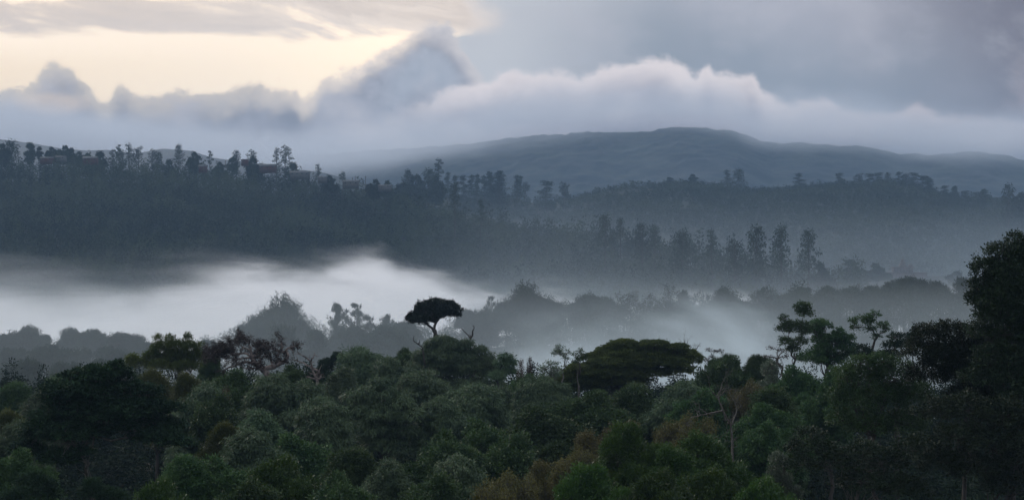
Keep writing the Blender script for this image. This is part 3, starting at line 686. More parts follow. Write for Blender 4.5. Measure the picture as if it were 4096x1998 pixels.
hero('round_headed_tree', 'second slender pale green tree, right behind the round-headed one', 2315, 218,
     [(2318, 1402, 11, 11), (2300, 1418, 14, 12), (2330, 1418, 14, 12), (2312, 1440, 24, 14)], L_deep, bark_grey, seed=183, leaf=(.22, .10), droop=.2, spread=.7, per=40, spray=.32, k=13, twigs=.5, fork=.8, trunk_r=.14)
hero('pale_bush', 'pale green spreading bush-like treetop low left of the round-headed tree', 2195, 206,
     [(2205, 1455, 28, 12), (2180, 1475, 26, 14), (2225, 1480, 26, 14), (2200, 1500, 40, 14)], L_pale, bark_grey, seed=184, leaf=(.22, .09), droop=.3, spread=.8, per=34, spray=.34, k=12, twigs=.5)

# --- the rest of the near wood, one line per tree
NEARLIST = [
 # right of centre, below the open trees
 ('deep1', 'dark green tree between the mossy dome and the tall right-hand group', 2885, 1425, 200, 210),
 ('deep2', 'small dark flat-topped tree on the skyline right of the brown-tufted tree', 2915, 1418, 110, 214),
 ('deep3', 'pointed dark tree on the skyline just left of the brown twiggy tree', 3025, 1425, 120, 208),
 ('pale1', 'light green airy tree below the brown twiggy tree', 3075, 1450, 150, 196),
 ('deep1', 'rounded dark tree directly below the tall round-topped tree', 3190, 1470, 210, 180),
 ('deep2', 'dark tree under the broad dense tree of the right-hand group', 3330, 1470, 190, 172),
 ('amber2', 'rust-tinged tree right of the leafless pale-branched tree', 3010, 1520, 170, 178),
 ('deep3', 'dark green tree below the rust-tinged tree', 3110, 1560, 220, 160),
 ('deep2', 'mid green rounded bush-tree near the low olive tree', 3070, 1690, 190, 146),
 ('deep1', 'green rounded tree above the whitish-leaved small tree', 3090, 1620, 200, 152),
 ('pale1', 'small tree with whitish-green leaves and a slim pale trunk, bottom right of centre', 3140, 1820, 150, 120),
 ('bright2', 'bright green bush at the bottom edge right of the amber trees', 3050, 1935, 260, 116),
 # centre right front
 ('bright1', 'vivid green upright tree, the brightest one at the bottom right of centre', 2545, 1700, 220, 128),
 ('bright2', 'vivid green rounded tree right of the brightest upright one', 2800, 1752, 260, 132),
 ('bright2', 'bright green tree between the two vivid green trees', 2680, 1800, 220, 126),
 ('bright1', 'bright green spreading tree low at the bottom edge, left of the vivid pair', 2400, 1868, 240, 119),
 ('bright2', 'green bush-like tree at the bottom edge under the vivid pair', 2640, 1900, 260, 117),
 ('bright1', 'green tree at the bottom edge right of the vivid pair', 2880, 1880, 220, 119),
 ('amber1', 'amber-leaved tree left behind the vivid upright tree', 2430, 1692, 190, 146),
 ('amber1', 'pale amber tree peeping above the vivid upright tree', 2510, 1678, 130, 150),
 ('amber2', 'rounded amber tree above and right of the vivid upright tree', 2745, 1650, 200, 152),
 ('amber1', 'brownish amber tree left of the amber-leaved group', 2340, 1712, 180, 142),
 ('amber2', 'dull amber tree below the brownish amber tree', 2300, 1790, 200, 132),
 ('amber1', 'thin amber tree low in the centre with separate upright sprays', 2150, 1838, 150, 124),
 ('amber2', 'olive-amber bush at the bottom edge left of the thin amber tree', 2030, 1880, 220, 118),
 # centre
 ('deep1', 'dark green tree below the left part of the mossy dome', 2330, 1565, 250, 178),
 ('deep3', 'grey-green tree under the middle of the mossy dome', 2520, 1545, 220, 186),
 ('droop3', 'greyish tree right below the mossy dome', 2690, 1540, 220, 184),
 ('deep2', 'dark tree in the gap below the right end of the mossy dome', 2800, 1560, 200, 176),
 ('droop1', 'pale drooping tree left below the mossy dome', 2150, 1545, 210, 196),
 ('deep1', 'leafy dark green tree in the centre, left of the amber trees', 2180, 1640, 300, 162),
 ('deep2', 'dark tree in the deep shade left of the dull amber tree', 2090, 1740, 260, 148),
 ('droop2', 'narrow drooping tree below the round drooping treetop', 2040, 1545, 180, 204),
 ('droop1', 'drooping tree in the middle of the central slope', 1930, 1570, 240, 190),
 ('droop3', 'small pointed drooping tree right of the long-leaved pale one', 1800, 1600, 170, 178),
 ('deep2', 'dark green rounded tree in the lower centre', 1900, 1680, 240, 158),
 ('deep1', 'dark leafy tree right of the long-leaved pale tree, low', 1740, 1730, 250, 150),
 ('droop3', 'grey-green tree at the bottom centre', 1880, 1840, 230, 128),
 ('deep2', 'dark green tree filling the bottom centre edge', 1760, 1900, 260, 118),
 ('droop2', 'drooping grey-green tree low and left of the bottom centre', 1570, 1840, 240, 130),
 ('deep3', 'dark pointed tree between two drooping trees at the bottom', 1430, 1800, 220, 136),
 ('red1', 'narrow reddish-brown columnar bush, left one of the pair right of the central hill', 2082, 1440, 60, 214),
 ('red1', 'narrow reddish-brown columnar bush, right one of the pair right of the central hill', 2118, 1430, 46, 216),
 ('deep2', 'low dark treetop behind the pair of columnar bushes', 2120, 1500, 140, 212),
 # centre left
 ('dark1', 'flat dark treetop level with the crooked dead tree, right of it', 1340, 1412, 140, 246),
 ('droop1', 'grey-green rounded tree right of the crooked dead tree', 1420, 1425, 190, 226),
 ('droop3', 'smaller grey-green tree in front of the rounded dark one', 1580, 1440, 150, 222),
 ('deep1', 'dark rounded treetop on the skyline left of the leafy central hill', 1600, 1396, 130, 240),
 ('droop2', 'drooping tree just below the flat dark treetop', 1350, 1470, 190, 210),
 ('droop1', 'drooping tree left below the central hill', 1640, 1520, 230, 200),
 ('droop3', 'pale grey drooping tree below the crooked dead tree', 1210, 1540, 210, 190),
 ('droop1', 'pale grey drooping tree below the gnarled dead tree', 1060, 1530, 210, 192),
 ('deep2', 'green bush-like tree growing around the foot of the gnarled dead tree', 1150, 1462, 130, 198),
 ('deep1', 'dark treetop under the purple twigs of the gnarled dead tree', 930, 1480, 220, 200),
 ('deep3', 'mid green tree on the skyline between the spired tree and the dead tree', 835, 1425, 90, 222),
 ('yel1', 'yellow-green low tree beneath the spired yellow-green tree', 630, 1478, 170, 196),
 ('yel1', 'lighter yellow-green bushy tree right below the spired tree', 740, 1490, 150, 190),
 ('droop3', 'grey-green tree right of the layered black tree', 790, 1545, 190, 182),
 ('red1', 'brownish upright bush in the shade left of the pale drooping trees', 905, 1555, 90, 180),
 ('deep2', 'dark brownish-green tree right of the layered black tree', 900, 1580, 220, 172),
 ('droop2', 'pale drooping tree in the left centre, lower row', 1060, 1640, 230, 162),
 ('droop1', 'drooping grey-green tree left of the long-leaved pale tree', 1280, 1640, 240, 164),
 ('yel1', 'faintly yellow tree half hidden right of the layered black tree', 880, 1690, 170, 150),
 ('deep1', 'dark green leafy tree in the lower left centre', 1220, 1740, 260, 146),
 ('droop3', 'grey drooping tree lower left, above the bottom green bushes', 1000, 1740, 240, 144),
 ('bright2', 'dull green bushy tree at the bottom edge left of centre', 1120, 1850, 280, 124),
 ('deep1', 'dark green bush-tree at the bottom edge, left centre', 1320, 1900, 260, 117),
 ('deep2', 'dark tree at the bottom edge right of the pale forked trunks', 880, 1830, 260, 126),
 ('deep3', 'dark pointed tree just right of the pale forked trunks', 720, 1830, 200, 124),
 ('bright2', 'dark green bush at the very bottom below the pale forked trunks', 640, 1935, 240, 115),
 ('deep2', 'dark bush at the bottom edge between lower left trees', 980, 1925, 240, 116),
 # left edge
 ('yel1', 'yellowish-green tree cut by the left edge of the photo', 20, 1640, 190, 168),
 ('deep3', 'dark green treetop on the skyline at the left edge', 50, 1535, 180, 214),
 ('droop2', 'feathery grey-green tree left of the layered black tree', 170, 1545, 190, 200),
 ('droop1', 'feathery grey tree half hidden behind the layered black tree top', 225, 1520, 130, 206),
 ('droop3', 'pale grey-green tree low at the left edge', 70, 1690, 170, 156),
 ('deep1', 'dark tree low at the left edge under the pale grey one', 30, 1800, 230, 134),
 ('dark1', 'black treetop in the bottom left corner', 150, 1900, 300, 120),
 ('dark1', 'black low tree before the pale forked trunks, bottom left', 380, 1915, 240, 118),
]
for key, label, cx, top, w, D in NEARLIST:
    nm = {'dr': 'drooping_tree', 'de': 'leafy_tree', 'am': 'amber_tree', 'br': 'bright_green_tree', 'ye': 'yellow_green_tree', 'pa': 'pale_tree', 're': 'columnar_bush', 'da': 'dark_tree'}[key[:2]]
    stand(key, label, cx, top, w * (1.0 if key in ('red1', 'pale1') else 1.22 if key[:2] in ('am', 'br', 'ye') else 1.42), D, nm, None if key == 'red1' else 'trees of the near wood', cat='bush' if key == 'red1' else 'tree')

# --- undergrowth: what closes the gaps under the crowns
def mass(name, label, cells, crowns, mat, scale=(.8, 1.3), kind='stuff'):
    """cells: (n,3) ground points; crowns: list of (V,Q) small clumps; one merged mesh"""
    rng = np.random.default_rng(len(cells))
    Vs, Qs = [], []; n0 = 0
    pick = rng.integers(0, len(crowns), len(cells)); rot = rng.uniform(0, 6.283, len(cells)); sc = rng.uniform(*scale, (len(cells), 2))
    for c in range(len(crowns)):
        V0, Q0 = crowns[c]; I = np.where(pick == c)[0]
        if not len(I): continue
        ca, sa = np.cos(rot[I]), np.sin(rot[I])
        X_ = (V0[None, :, 0] * ca[:, None] - V0[None, :, 1] * sa[:, None]) * sc[I, 0:1] + cells[I, 0:1]
        Y_ = (V0[None, :, 0] * sa[:, None] + V0[None, :, 1] * ca[:, None]) * sc[I, 0:1] + cells[I, 1:2]
        Z_ = V0[None, :, 2] * sc[I, 1:2] + cells[I, 2:3]
        V = np.stack([X_, Y_, Z_], -1).reshape(-1, 3)
        Qd = (Q0[None] + (np.arange(len(I)) * len(V0))[:, None, None]).reshape(-1, 4) + n0
        Vs.append(V); Qs.append(Qd); n0 += len(V)
    return tag(obj(name, mesh_np(name, np.concatenate(Vs), np.concatenate(Qs), mat)), label, kind=kind)
def clump(seed, W_, H_, n, leaf, per=30, k=8, zc=None, lob=7, spray=None, droop=.3, flat=.6, stem=True):
    rng = np.random.default_rng(seed)
    lobes = rand_lobes(rng, W_, H_, lob, H_ * .5 if zc is None else zc, 'dome')
    P, N, _ = crown_points(lobes, rng, per, spray or W_ * .1, k, flat)
    sel = rng.choice(len(P), min(n, len(P)), False)
    V, Qd = leaves(P[sel], N[sel], leaf[0], leaf[1], droop, .7, rng)
    if stem:
        z1 = H_ * .5 if zc is None else zc
        tv, tq = tube(np.array([[0, 0, -2], [.1, 0, z1 * .5], [0, .1, z1]]), np.array([.2, .17, .1]) * max(1, W_ / 8), 4)
        Qd = np.concatenate([Qd, tq + len(V)]); V = np.concatenate([V, tv])
    return V, Qd
def scatter(y0, y1, step, umax=.33, seed=0, cond=None, jit=.5):
    rng = np.random.default_rng(seed); out = []
    y = y0
    ys = np.arange(y0, y1, step)
    for y in ys:
        xs = np.arange(-umax * y, umax * y, step); xs = xs + rng.uniform(-jit, jit, len(xs)) * step; yy_ = y + rng.uniform(-jit, jit, len(xs)) * step
        out.append(np.stack([xs, yy_], 1))
    P = np.concatenate(out); z = ground_h(P[:, 0], P[:, 1])
    P = np.concatenate([P, z[:, None]], 1)
    if cond is not None: P = P[cond(P[:, 0], P[:, 1], z)]
    return P
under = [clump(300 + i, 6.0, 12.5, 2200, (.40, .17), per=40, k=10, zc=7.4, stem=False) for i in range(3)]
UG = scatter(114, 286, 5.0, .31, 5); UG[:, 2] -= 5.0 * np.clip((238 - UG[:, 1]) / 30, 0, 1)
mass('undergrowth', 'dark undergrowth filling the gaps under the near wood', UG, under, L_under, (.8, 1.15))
# ------------------------------------------------------------------ middle ridge
def pine_meshes(seed, H, Wd, mat, bark, base=.25, whorl=.9, tuft=.55, dense=1.0, upturn=.5, leaf=(.55, .10), tp=1.0, ragged=.25, k=14):
    rng = np.random.default_rng(seed); m = Mesh(); Ps, Ns = [], []
    tp_ = limb(m, (0, 0, -12.), (0, 0, H), .022 * H, .004 * H, rng, .03, 12, sides=7)
    z = H * base
    while z < H * .98:
        t = (z / H - base) / (1 - base); L = Wd * .5 * (1 - t) ** tp * (1 + rng.uniform(-ragged, ragged)) + .25
        for b in range(rng.integers(3, 6)):
            if rng.random() > dense: continue
            a = rng.uniform(0, 6.283); l = L * rng.uniform(.65, 1.15)
            e = np.array([math.cos(a) * l, math.sin(a) * l, z + l * upturn * rng.uniform(.5, 1.3)])
            P = limb(m, (0, 0, z), e, .012 * H * (1 - t) + .03, .02, rng, .1, 6, .5, 4)
            for i in (2, 3, 4, 5):
                for q_ in range(2 if i < 5 else 3):
                    if rng.random() > .8: continue
                    c = P[i] + rng.normal(0, .16 + .05 * l, 3) * np.array([1, 1, .5])
                    seat = c + rng.normal(0, tuft * .18, (k, 3)) + np.array([0, 0, 1]) * rng.uniform(-.4, .5, (k, 1)) * tuft
                    Ps.append(seat); Ns.append(unit(np.array([0, 0, 1.2]) + rng.normal(0, .45, (k, 3))))
        z += whorl * rng.uniform(.7, 1.3)
    P = np.concatenate(Ps); N = np.concatenate(Ns)
    V, Qd = leaves(P, N, leaf[0], leaf[1], 0, .25, rng)
    return m.make('trunk', bark, True), mesh_np('crown', V, Qd, mat)
def euc_meshes(seed, H, Wd, mat, bark, tufts=9, low=.4, tr=1.9, leaf=(1.25, .6), k=80, lead=True):
    rng = np.random.default_rng(seed); m = Mesh(); Ps, Ns = [], []
    top = np.array([rng.uniform(-.06, .06) * H, rng.uniform(-.05, .05) * H, H - tr * .6])
    T = limb(m, (0, 0, -14.), top, .022 * H, .009 * H, rng, .0, 12, sides=6)
    for i in range(tufts):
        t = low + (1 - low) * (i + .5) / tufts if i < tufts - 1 else 1.0
        if i == tufts - 1 and lead: c = top.copy()
        else:
            a = i * 2.4 + rng.uniform(-.5, .5); rad = Wd * .5 * rng.uniform(.35, 1.0) * (1 - .55 * max(0, (t - .55) / .45))
            c = np.array([math.cos(a) * rad, math.sin(a) * rad, H * t - tr * .5])
            b = T[min(11, max(2, int(((t - .16) * H + 14) / (H + 14) * 11)))]; limb(m, b, c, .008 * H, .003 * H, rng, .15, 6, .8, 4)
        r = tr * rng.uniform(.65, 1.15)
        d = unit(rng.normal(0, 1, (k, 3))) * (rng.random((k, 1)) ** .4) * r * np.array([1.15, 1.15, .6])
        d[:, 2] = np.where(d[:, 2] < 0, d[:, 2] * .8, d[:, 2])
        Ps.append(c + d); Ns.append(unit(d + np.array([0, 0, .2])))
    P = np.concatenate(Ps); N = np.concatenate(Ns)
    V, Qd = leaves(P, N, leaf[0], leaf[1], .6, .6, rng)
    return m.make('trunk', bark, True), mesh_np('crown', V, Qd, mat)
def tier_meshes(seed, H, Wd, mat, bark, base=.2, tiers=8, gap=.25, leaf=(1.0, .45), k=40, tp=.7):
    """pine with flat, ragged tiers"""
    rng = np.random.default_rng(seed); m = Mesh(); Ps, Ns = [], []
    limb(m, (0, 0, -14.), (0, 0, H * .97), .020 * H, .006 * H, rng, .03, 10, sides=6)
    for i in range(tiers):
        t = (i + .5) / tiers; z = H * (base + (1 - base) * t); L = Wd * .5 * (1 - t * .85) ** tp
        for b in range(5):
            if rng.random() < gap: continue
            a = rng.uniform(0, 6.283); l = L * rng.uniform(.5, 1.15)
            e = np.array([math.cos(a) * l, math.sin(a) * l, z + rng.uniform(-.03, .03) * H])
            limb(m, (0, 0, z - .04 * H), e, .006 * H, .002 * H, rng, .1, 5, .3, 4)
            for q_ in (.55, .95):
                c = e * np.array([q_, q_, 1]); d = rng.normal(0, 1, (k, 3)) * np.array([l * .22 + .5, l * .22 + .5, H * .016])
                Ps.append(c + d); Ns.append(unit(d * .3 + np.array([0, 0, .3])))
    Ps.append(np.array([0, 0, H * .97]) + rng.normal(0, 1, (k, 3)) * np.array([Wd * .05, Wd * .05, H * .02])); Ns.append(unit(rng.normal(0, 1, (k, 3))))
    P = np.concatenate(Ps); N = np.concatenate(Ns)
    V, Qd = leaves(P, N, leaf[0], leaf[1], .2, .7, rng)
    return m.make('trunk', bark, True), mesh_np('crown', V, Qd, mat)
MR = dict(leaf=(.60, .22), droop=-.5, spread=.7, spray=.5, k=12, per=20, flat=1.1, shell=(.5, 1.2), maxleaf=60000)
def tpl_far(key, seed, mat, W_, ch, n, H=14., shape='dome', **kw):
    k = dict(MR, tip=False); k.update(kw); template(key, seed, mat, H=H, W_=W_, ch=ch, n=n, shape=shape, **k)
tpl_far('mbroad1', 31, L_pine, 12, 8, 16, twigs=.3)
tpl_far('mbroad2', 32, L_pine, 9, 8, 12, shape='round', twigs=.4, gap=.1)
tpl_far('mdome', 33, L_pine, 13, 9, 18, up=.0, twigs=.5, fork=.3, gap=.15, trunk_r=.3)
tpl_far('mround', 34, L_pine, 14, 10, 22, droop=-.9, spread=.4, flat=1.5, leaf=(.55, .17), twigs=.3)
tpl_far('mbush', 35, L_pine, 9, 8, 12, H=11.)
tpl_far('mbroad3', 36, L_pine, 11, 7, 11, shape='round')
tpl_far('mbroad4', 37, L_pine, 8, 9, 10, shape='cone')
TPL['pine1'] = (pine_meshes(41, 9.5, 7.5, L_pine, bark_dark, base=.10, tp=.8, ragged=.45, whorl=.55, tuft=.5, k=11), 10, 8.)
TPL['pine2'] = (pine_meshes(42, 9.5, 7.0, L_pine, bark_dark, base=.12, tp=.8, ragged=.55, whorl=.6, tuft=.5, dense=.85, k=11), 10, 7.5)
TPL['pine3'] = (pine_meshes(43, 8.5, 8.5, L_pine, bark_dark, base=.12, tp=.6, ragged=.35, whorl=.5, tuft=.6, k=14), 9.2, 9.)
TPL['pine4'] = (pine_meshes(44, 9, 4.5, L_pine, bark_dark, base=.3, tp=.6, dense=.65, ragged=.5, whorl=.7, k=9), 9.5, 5.)
MIDLIST = [
 # (template, label, column, top, width, distance, name, own height or None)
 ('mbroad2', 'hazy tree at the left edge of the misty left-hand wood', 15, 1338, 90, 420),
 ('mbroad1', 'tallest ragged hazy tree near the left edge before the mist', 110, 1320, 120, 424),
 ('mbroad2', 'hazy narrow treetop right of the ragged one at left', 178, 1340, 70, 418),
 ('mbroad1', 'broad hazy tree in the middle of the misty left-hand wood', 288, 1325, 120, 426),
 ('mbroad1', 'dark rounded hazy tree left of the see-through domed one', 386, 1332, 90, 424),
 ('mdome', 'domed hazy tree with mist showing between its branches, left', 500, 1334, 122, 420),
 ('mbush', 'low hazy treetop sloping down right of the see-through dome', 585, 1372, 80, 416),
 ('mbush', 'hazy bush-like treetop behind the spired yellow-green tree', 835, 1365, 70, 410),
 ('mbroad2', 'hazy tree in the second row at the far left', 60, 1395, 110, 390),
 ('mbroad1', 'hazy tree in the second row below the ragged tall one', 185, 1392, 130, 388),
 ('mbroad2', 'hazy tree in the second row below the broad hazy one', 310, 1398, 120, 386),
 ('mbroad1', 'hazy tree in the second row below the see-through dome', 450, 1402, 130, 388),
 ('mbush', 'hazy low tree left of the spired yellow-green tree', 560, 1425, 110, 384),
 ('mbroad1', 'hazy tree in the third row above the feathery grey trees', 110, 1455, 140, 352),
 ('mbroad2', 'hazy tree in the third row above the layered black tree', 260, 1452, 130, 354),
 ('mbroad1', 'hazy tree in the third row right above the layered tree top', 400, 1450, 130, 350),
 ('mround', 'large dense hazy pine with knobbly pointed outline left of centre', 1118, 1235, 190, 440),
 ('mbroad2', 'hazy leafy tree poking up left of the large dense pine', 968, 1316, 60, 430),
 ('mbroad1', 'hazy shoulder of a tree left under the large dense pine', 1035, 1300, 100, 432),
 ('pine3', 'hazy tufted pine right of the large dense pine', 1222, 1284, 100, 436),
 ('pine4', 'ragged small hazy pine between the tufted pine and the tall slim pines', 1285, 1318, 60, 430),
 ('pine1', 'tall slim hazy pine with upright tufts, left one of the two tallest', 1352, 1206, 96, 440),
 ('pine2', 'tall slim hazy pine with upright tufts, right one of the two tallest', 1420, 1203, 84, 444),
 ('pine2', 'hazy loose pine just right of the two tallest slim pines', 1472, 1254, 80, 436),
 ('pine3', 'hazy small pine between the slim pines and the umbrella tree', 1552, 1254, 66, 440),
 ('mbush', 'hazy rounded treetop left of the umbrella tree crown', 1612, 1294, 90, 430),
 ('mbroad1', 'hazy spreading treetop behind the slim pines, low', 1400, 1325, 150, 424),
 ('mbroad2', 'hazy tree low behind the crooked dead tree', 1260, 1350, 130, 410),
 ('mbroad1', 'hazy tree low behind the umbrella tree trunk, left', 1560, 1330, 150, 410),
 ('mbroad2', 'hazy tree low behind the gnarled dead tree', 1130, 1340, 150, 404),
 ('mbroad1', 'misty treetop right behind the umbrella tree crown', 1885, 1252, 110, 470),
 ('mbroad2', 'misty treetop between the umbrella tree and the small bare pine', 1940, 1262, 90, 474),
 ('pine4', 'small open misty pine with few tufts, right of the umbrella tree', 1966, 1180, 56, 480),
 ('mbroad1', 'misty low tree under the small open pine', 1990, 1248, 100, 478),
 ('mround', 'largest rounded misty tree in the middle of the ridge', 2112, 1172, 160, 490),
 ('mbroad1', 'misty tree at the left foot of the largest rounded tree', 2030, 1222, 110, 486),
 ('mbush', 'misty tree at the right foot of the largest rounded tree', 2225, 1212, 90, 492),
 ('mdome', 'misty round-headed tree right of the largest rounded one', 2375, 1184, 104, 500),
 ('mbush', 'misty small treetop left of the round-headed one', 2305, 1215, 70, 496),
 ('mbroad2', 'misty low treetop right of the round-headed one', 2448, 1226, 80, 500),
 ('pine3', 'small misty pine left of the pale far gum trees', 2482, 1218, 50, 504),
 ('pine3', 'broad misty pine with bristling tufts, right of the pale gum trees', 2725, 1160, 140, 505),
 ('mbroad2', 'misty tree on the right skirt of the bristling pine', 2800, 1225, 100, 506),
 ('pine4', 'misty pine with one long bare side branch', 2835, 1178, 44, 510),
 ('mround', 'pale misty rounded tree right of the bristling pine', 2898, 1172, 110, 512),
 ('mbush', 'misty low treetop right of the pale rounded tree', 2980, 1210, 90, 512),
 ('pine3', 'misty pine with a pointed open top, right part of the ridge', 3043, 1147, 84, 514),
 ('mbush', 'misty treetop right of the pointed open pine', 3110, 1188, 90, 516),
 ('mbroad2', 'misty square-topped tree on the right part of the ridge', 3218, 1150, 66, 520),
 ('mbroad1', 'misty tree left of the square-topped one', 3160, 1180, 90, 518),
 ('mbroad1', 'misty tree right of the square-topped one', 3310, 1158, 90, 522),
 ('mbroad1', 'misty wide tree before the temple, left one', 3395, 1158, 110, 524),
 ('mbush', 'misty treetop in the dip left of the temple', 3490, 1152, 80, 526),
 ('mbroad1', 'highest misty treetop of the right ridge, below the temple', 3620, 1118, 100, 530),
 ('mbush', 'misty treetop on the left shoulder of the one below the temple', 3555, 1142, 80, 530),
 ('mbroad2', 'misty treetop on the right shoulder of the one below the temple', 3685, 1142, 80, 530),
 ('mbroad1', 'misty wide treetop near the giant tree, left one of two', 3755, 1140, 100, 532),
 ('mbroad2', 'misty wide treetop near the giant tree, right one of two', 3850, 1136, 100, 532),
 ('mbroad1', 'misty treetop touching the outline of the giant tree', 3945, 1140, 100, 534),
]
HN = {'pi': 'pine_tree', 'mb': 'broadleaf_tree', 'md': 'domed_tree', 'mr': 'rounded_tree'}
for i_, (key, label, cx, top, w, D) in enumerate(MIDLIST):
    if key == 'mbroad1' and i_ % 2: key = 'mbroad3'
    if key == 'mbroad2' and i_ % 2: key = 'mbroad4'
    stand(key, label, cx, top, w * (1.35 if key[0] == 'p' else (1.0, 1.3, 1.12)[i_ % 3]), D, HN[key[:2]], 'hazy trees on the middle ridge')
scrub = [clump(320 + i, 10, 10, 1100, (.55, .26), per=22, k=10, zc=5.2, spray=.8) for i in range(3)]
def cmid(x, y, z):
    px = 2048 + F * x / y
    return z > -62
RT = scatter(318, 530, 6.6, .31, 6, cmid); RT2 = RT[(RT[:, 0] / RT[:, 1] > -.01)].copy(); RT2[:, 0] += 2.5; RT[:, 2] += 5.5 * np.clip((RT[:, 0] / RT[:, 1] + .03) / .03, 0, 1); RT = np.concatenate([RT, RT2])
mass('ridge_thicket', 'hazy thicket of low trees covering the middle ridge', RT, scrub, L_thick, (.42, .95))

# ------------------------------------------------------------------ far hills
wood = [clump(340 + i, 8.5, 13, 130, (1.5, .75), per=3.6, k=6, zc=8.5, spray=1.1, lob=7) for i in range(6)]
wood += [clump(350 + i, 6, 17, 120, (1.4, .65), per=4, k=6, zc=12, spray=1.0, lob=5) for i in range(3)]
def cleft(x, y, z):
    px = 2048 + F * x / y
    Dl = 1700 - np.clip((px - 1500) / 1500, 0, 1) * 450
    return (y < Dl + 40) & (px < 3450) & (z > -60)
mass('hillside_wood', 'dense dark wood covering the whole left hillside', scatter(1010, 1720, 8.2, .315, 7, cleft), wood, L_wood, (.75, 1.55))
shr = [clump(360 + i, 6, 5, 70, (1.5, .8), per=3, k=5, zc=2.4, spray=1.0, stem=False) for i in range(3)]
def cright(x, y, z):
    px = 2048 + F * x / y
    crest = (np.abs(y - 2290) < 30) & (px > 2150)
    return crest | ((px > 2750) & (y < 2290)) | ((px > 1500) & (y < 2290) & (vnoise(x, y, 60, 12) > -.25))
mass('hillside_scrub', 'low scrub on the second hillside', scatter(1560, 2320, 9.0, .315, 8, cright), shr, L_scrub, (.6, 1.7))

TPL['euc1'] = (euc_meshes(51, 26, 11, L_far, bark_dark, 9, .42, 2.3), 26, 14)
TPL['euc2'] = (euc_meshes(52, 26, 14, L_far, bark_dark, 14, .35, 2.6), 26, 17)
TPL['euc3'] = (euc_meshes(53, 26, 8, L_far, bark_dark, 7, .5, 2.0), 26, 11)
TPL['euc4'] = (euc_meshes(54, 24, 13, L_far, bark_dark, 18, .25, 3.0, k=80), 24, 17)
TPL['tier1'] = (tier_meshes(55, 26, 16, L_far, bark_dark, .15, 9, .15), 26, 18)
TPL['tier2'] = (tier_meshes(56, 28, 10, L_far, bark_dark, .35, 7, .3), 28, 12)
TPL['tier3'] = (tier_meshes(57, 30, 20, L_far, bark_dark, .12, 12, .05, tp=1.0, k=60), 30, 21)
TPL['open1'] = (euc_meshes(58, 22, 14, L_far, bark_dark, 10, .55, 2.4, lead=False), 22, 17)
template('fbroad', 59, L_far, H=16, W_=12, ch=14, n=14, leaf=(1.2, .6), droop=.2, spread=.8, spray=1.0, k=9, per=8)
template('fbroad2', 60, L_far, H=16, W_=10, ch=13, n=12, leaf=(1.1, .5), droop=.2, spread=.8, spray=.9, k=8, per=8, gap=.1)
G1 = 'trees on the skyline of the wooded hill'; G2 = 'trees on the crest of the second hill'; G3 = 'tall gum trees in the valley'
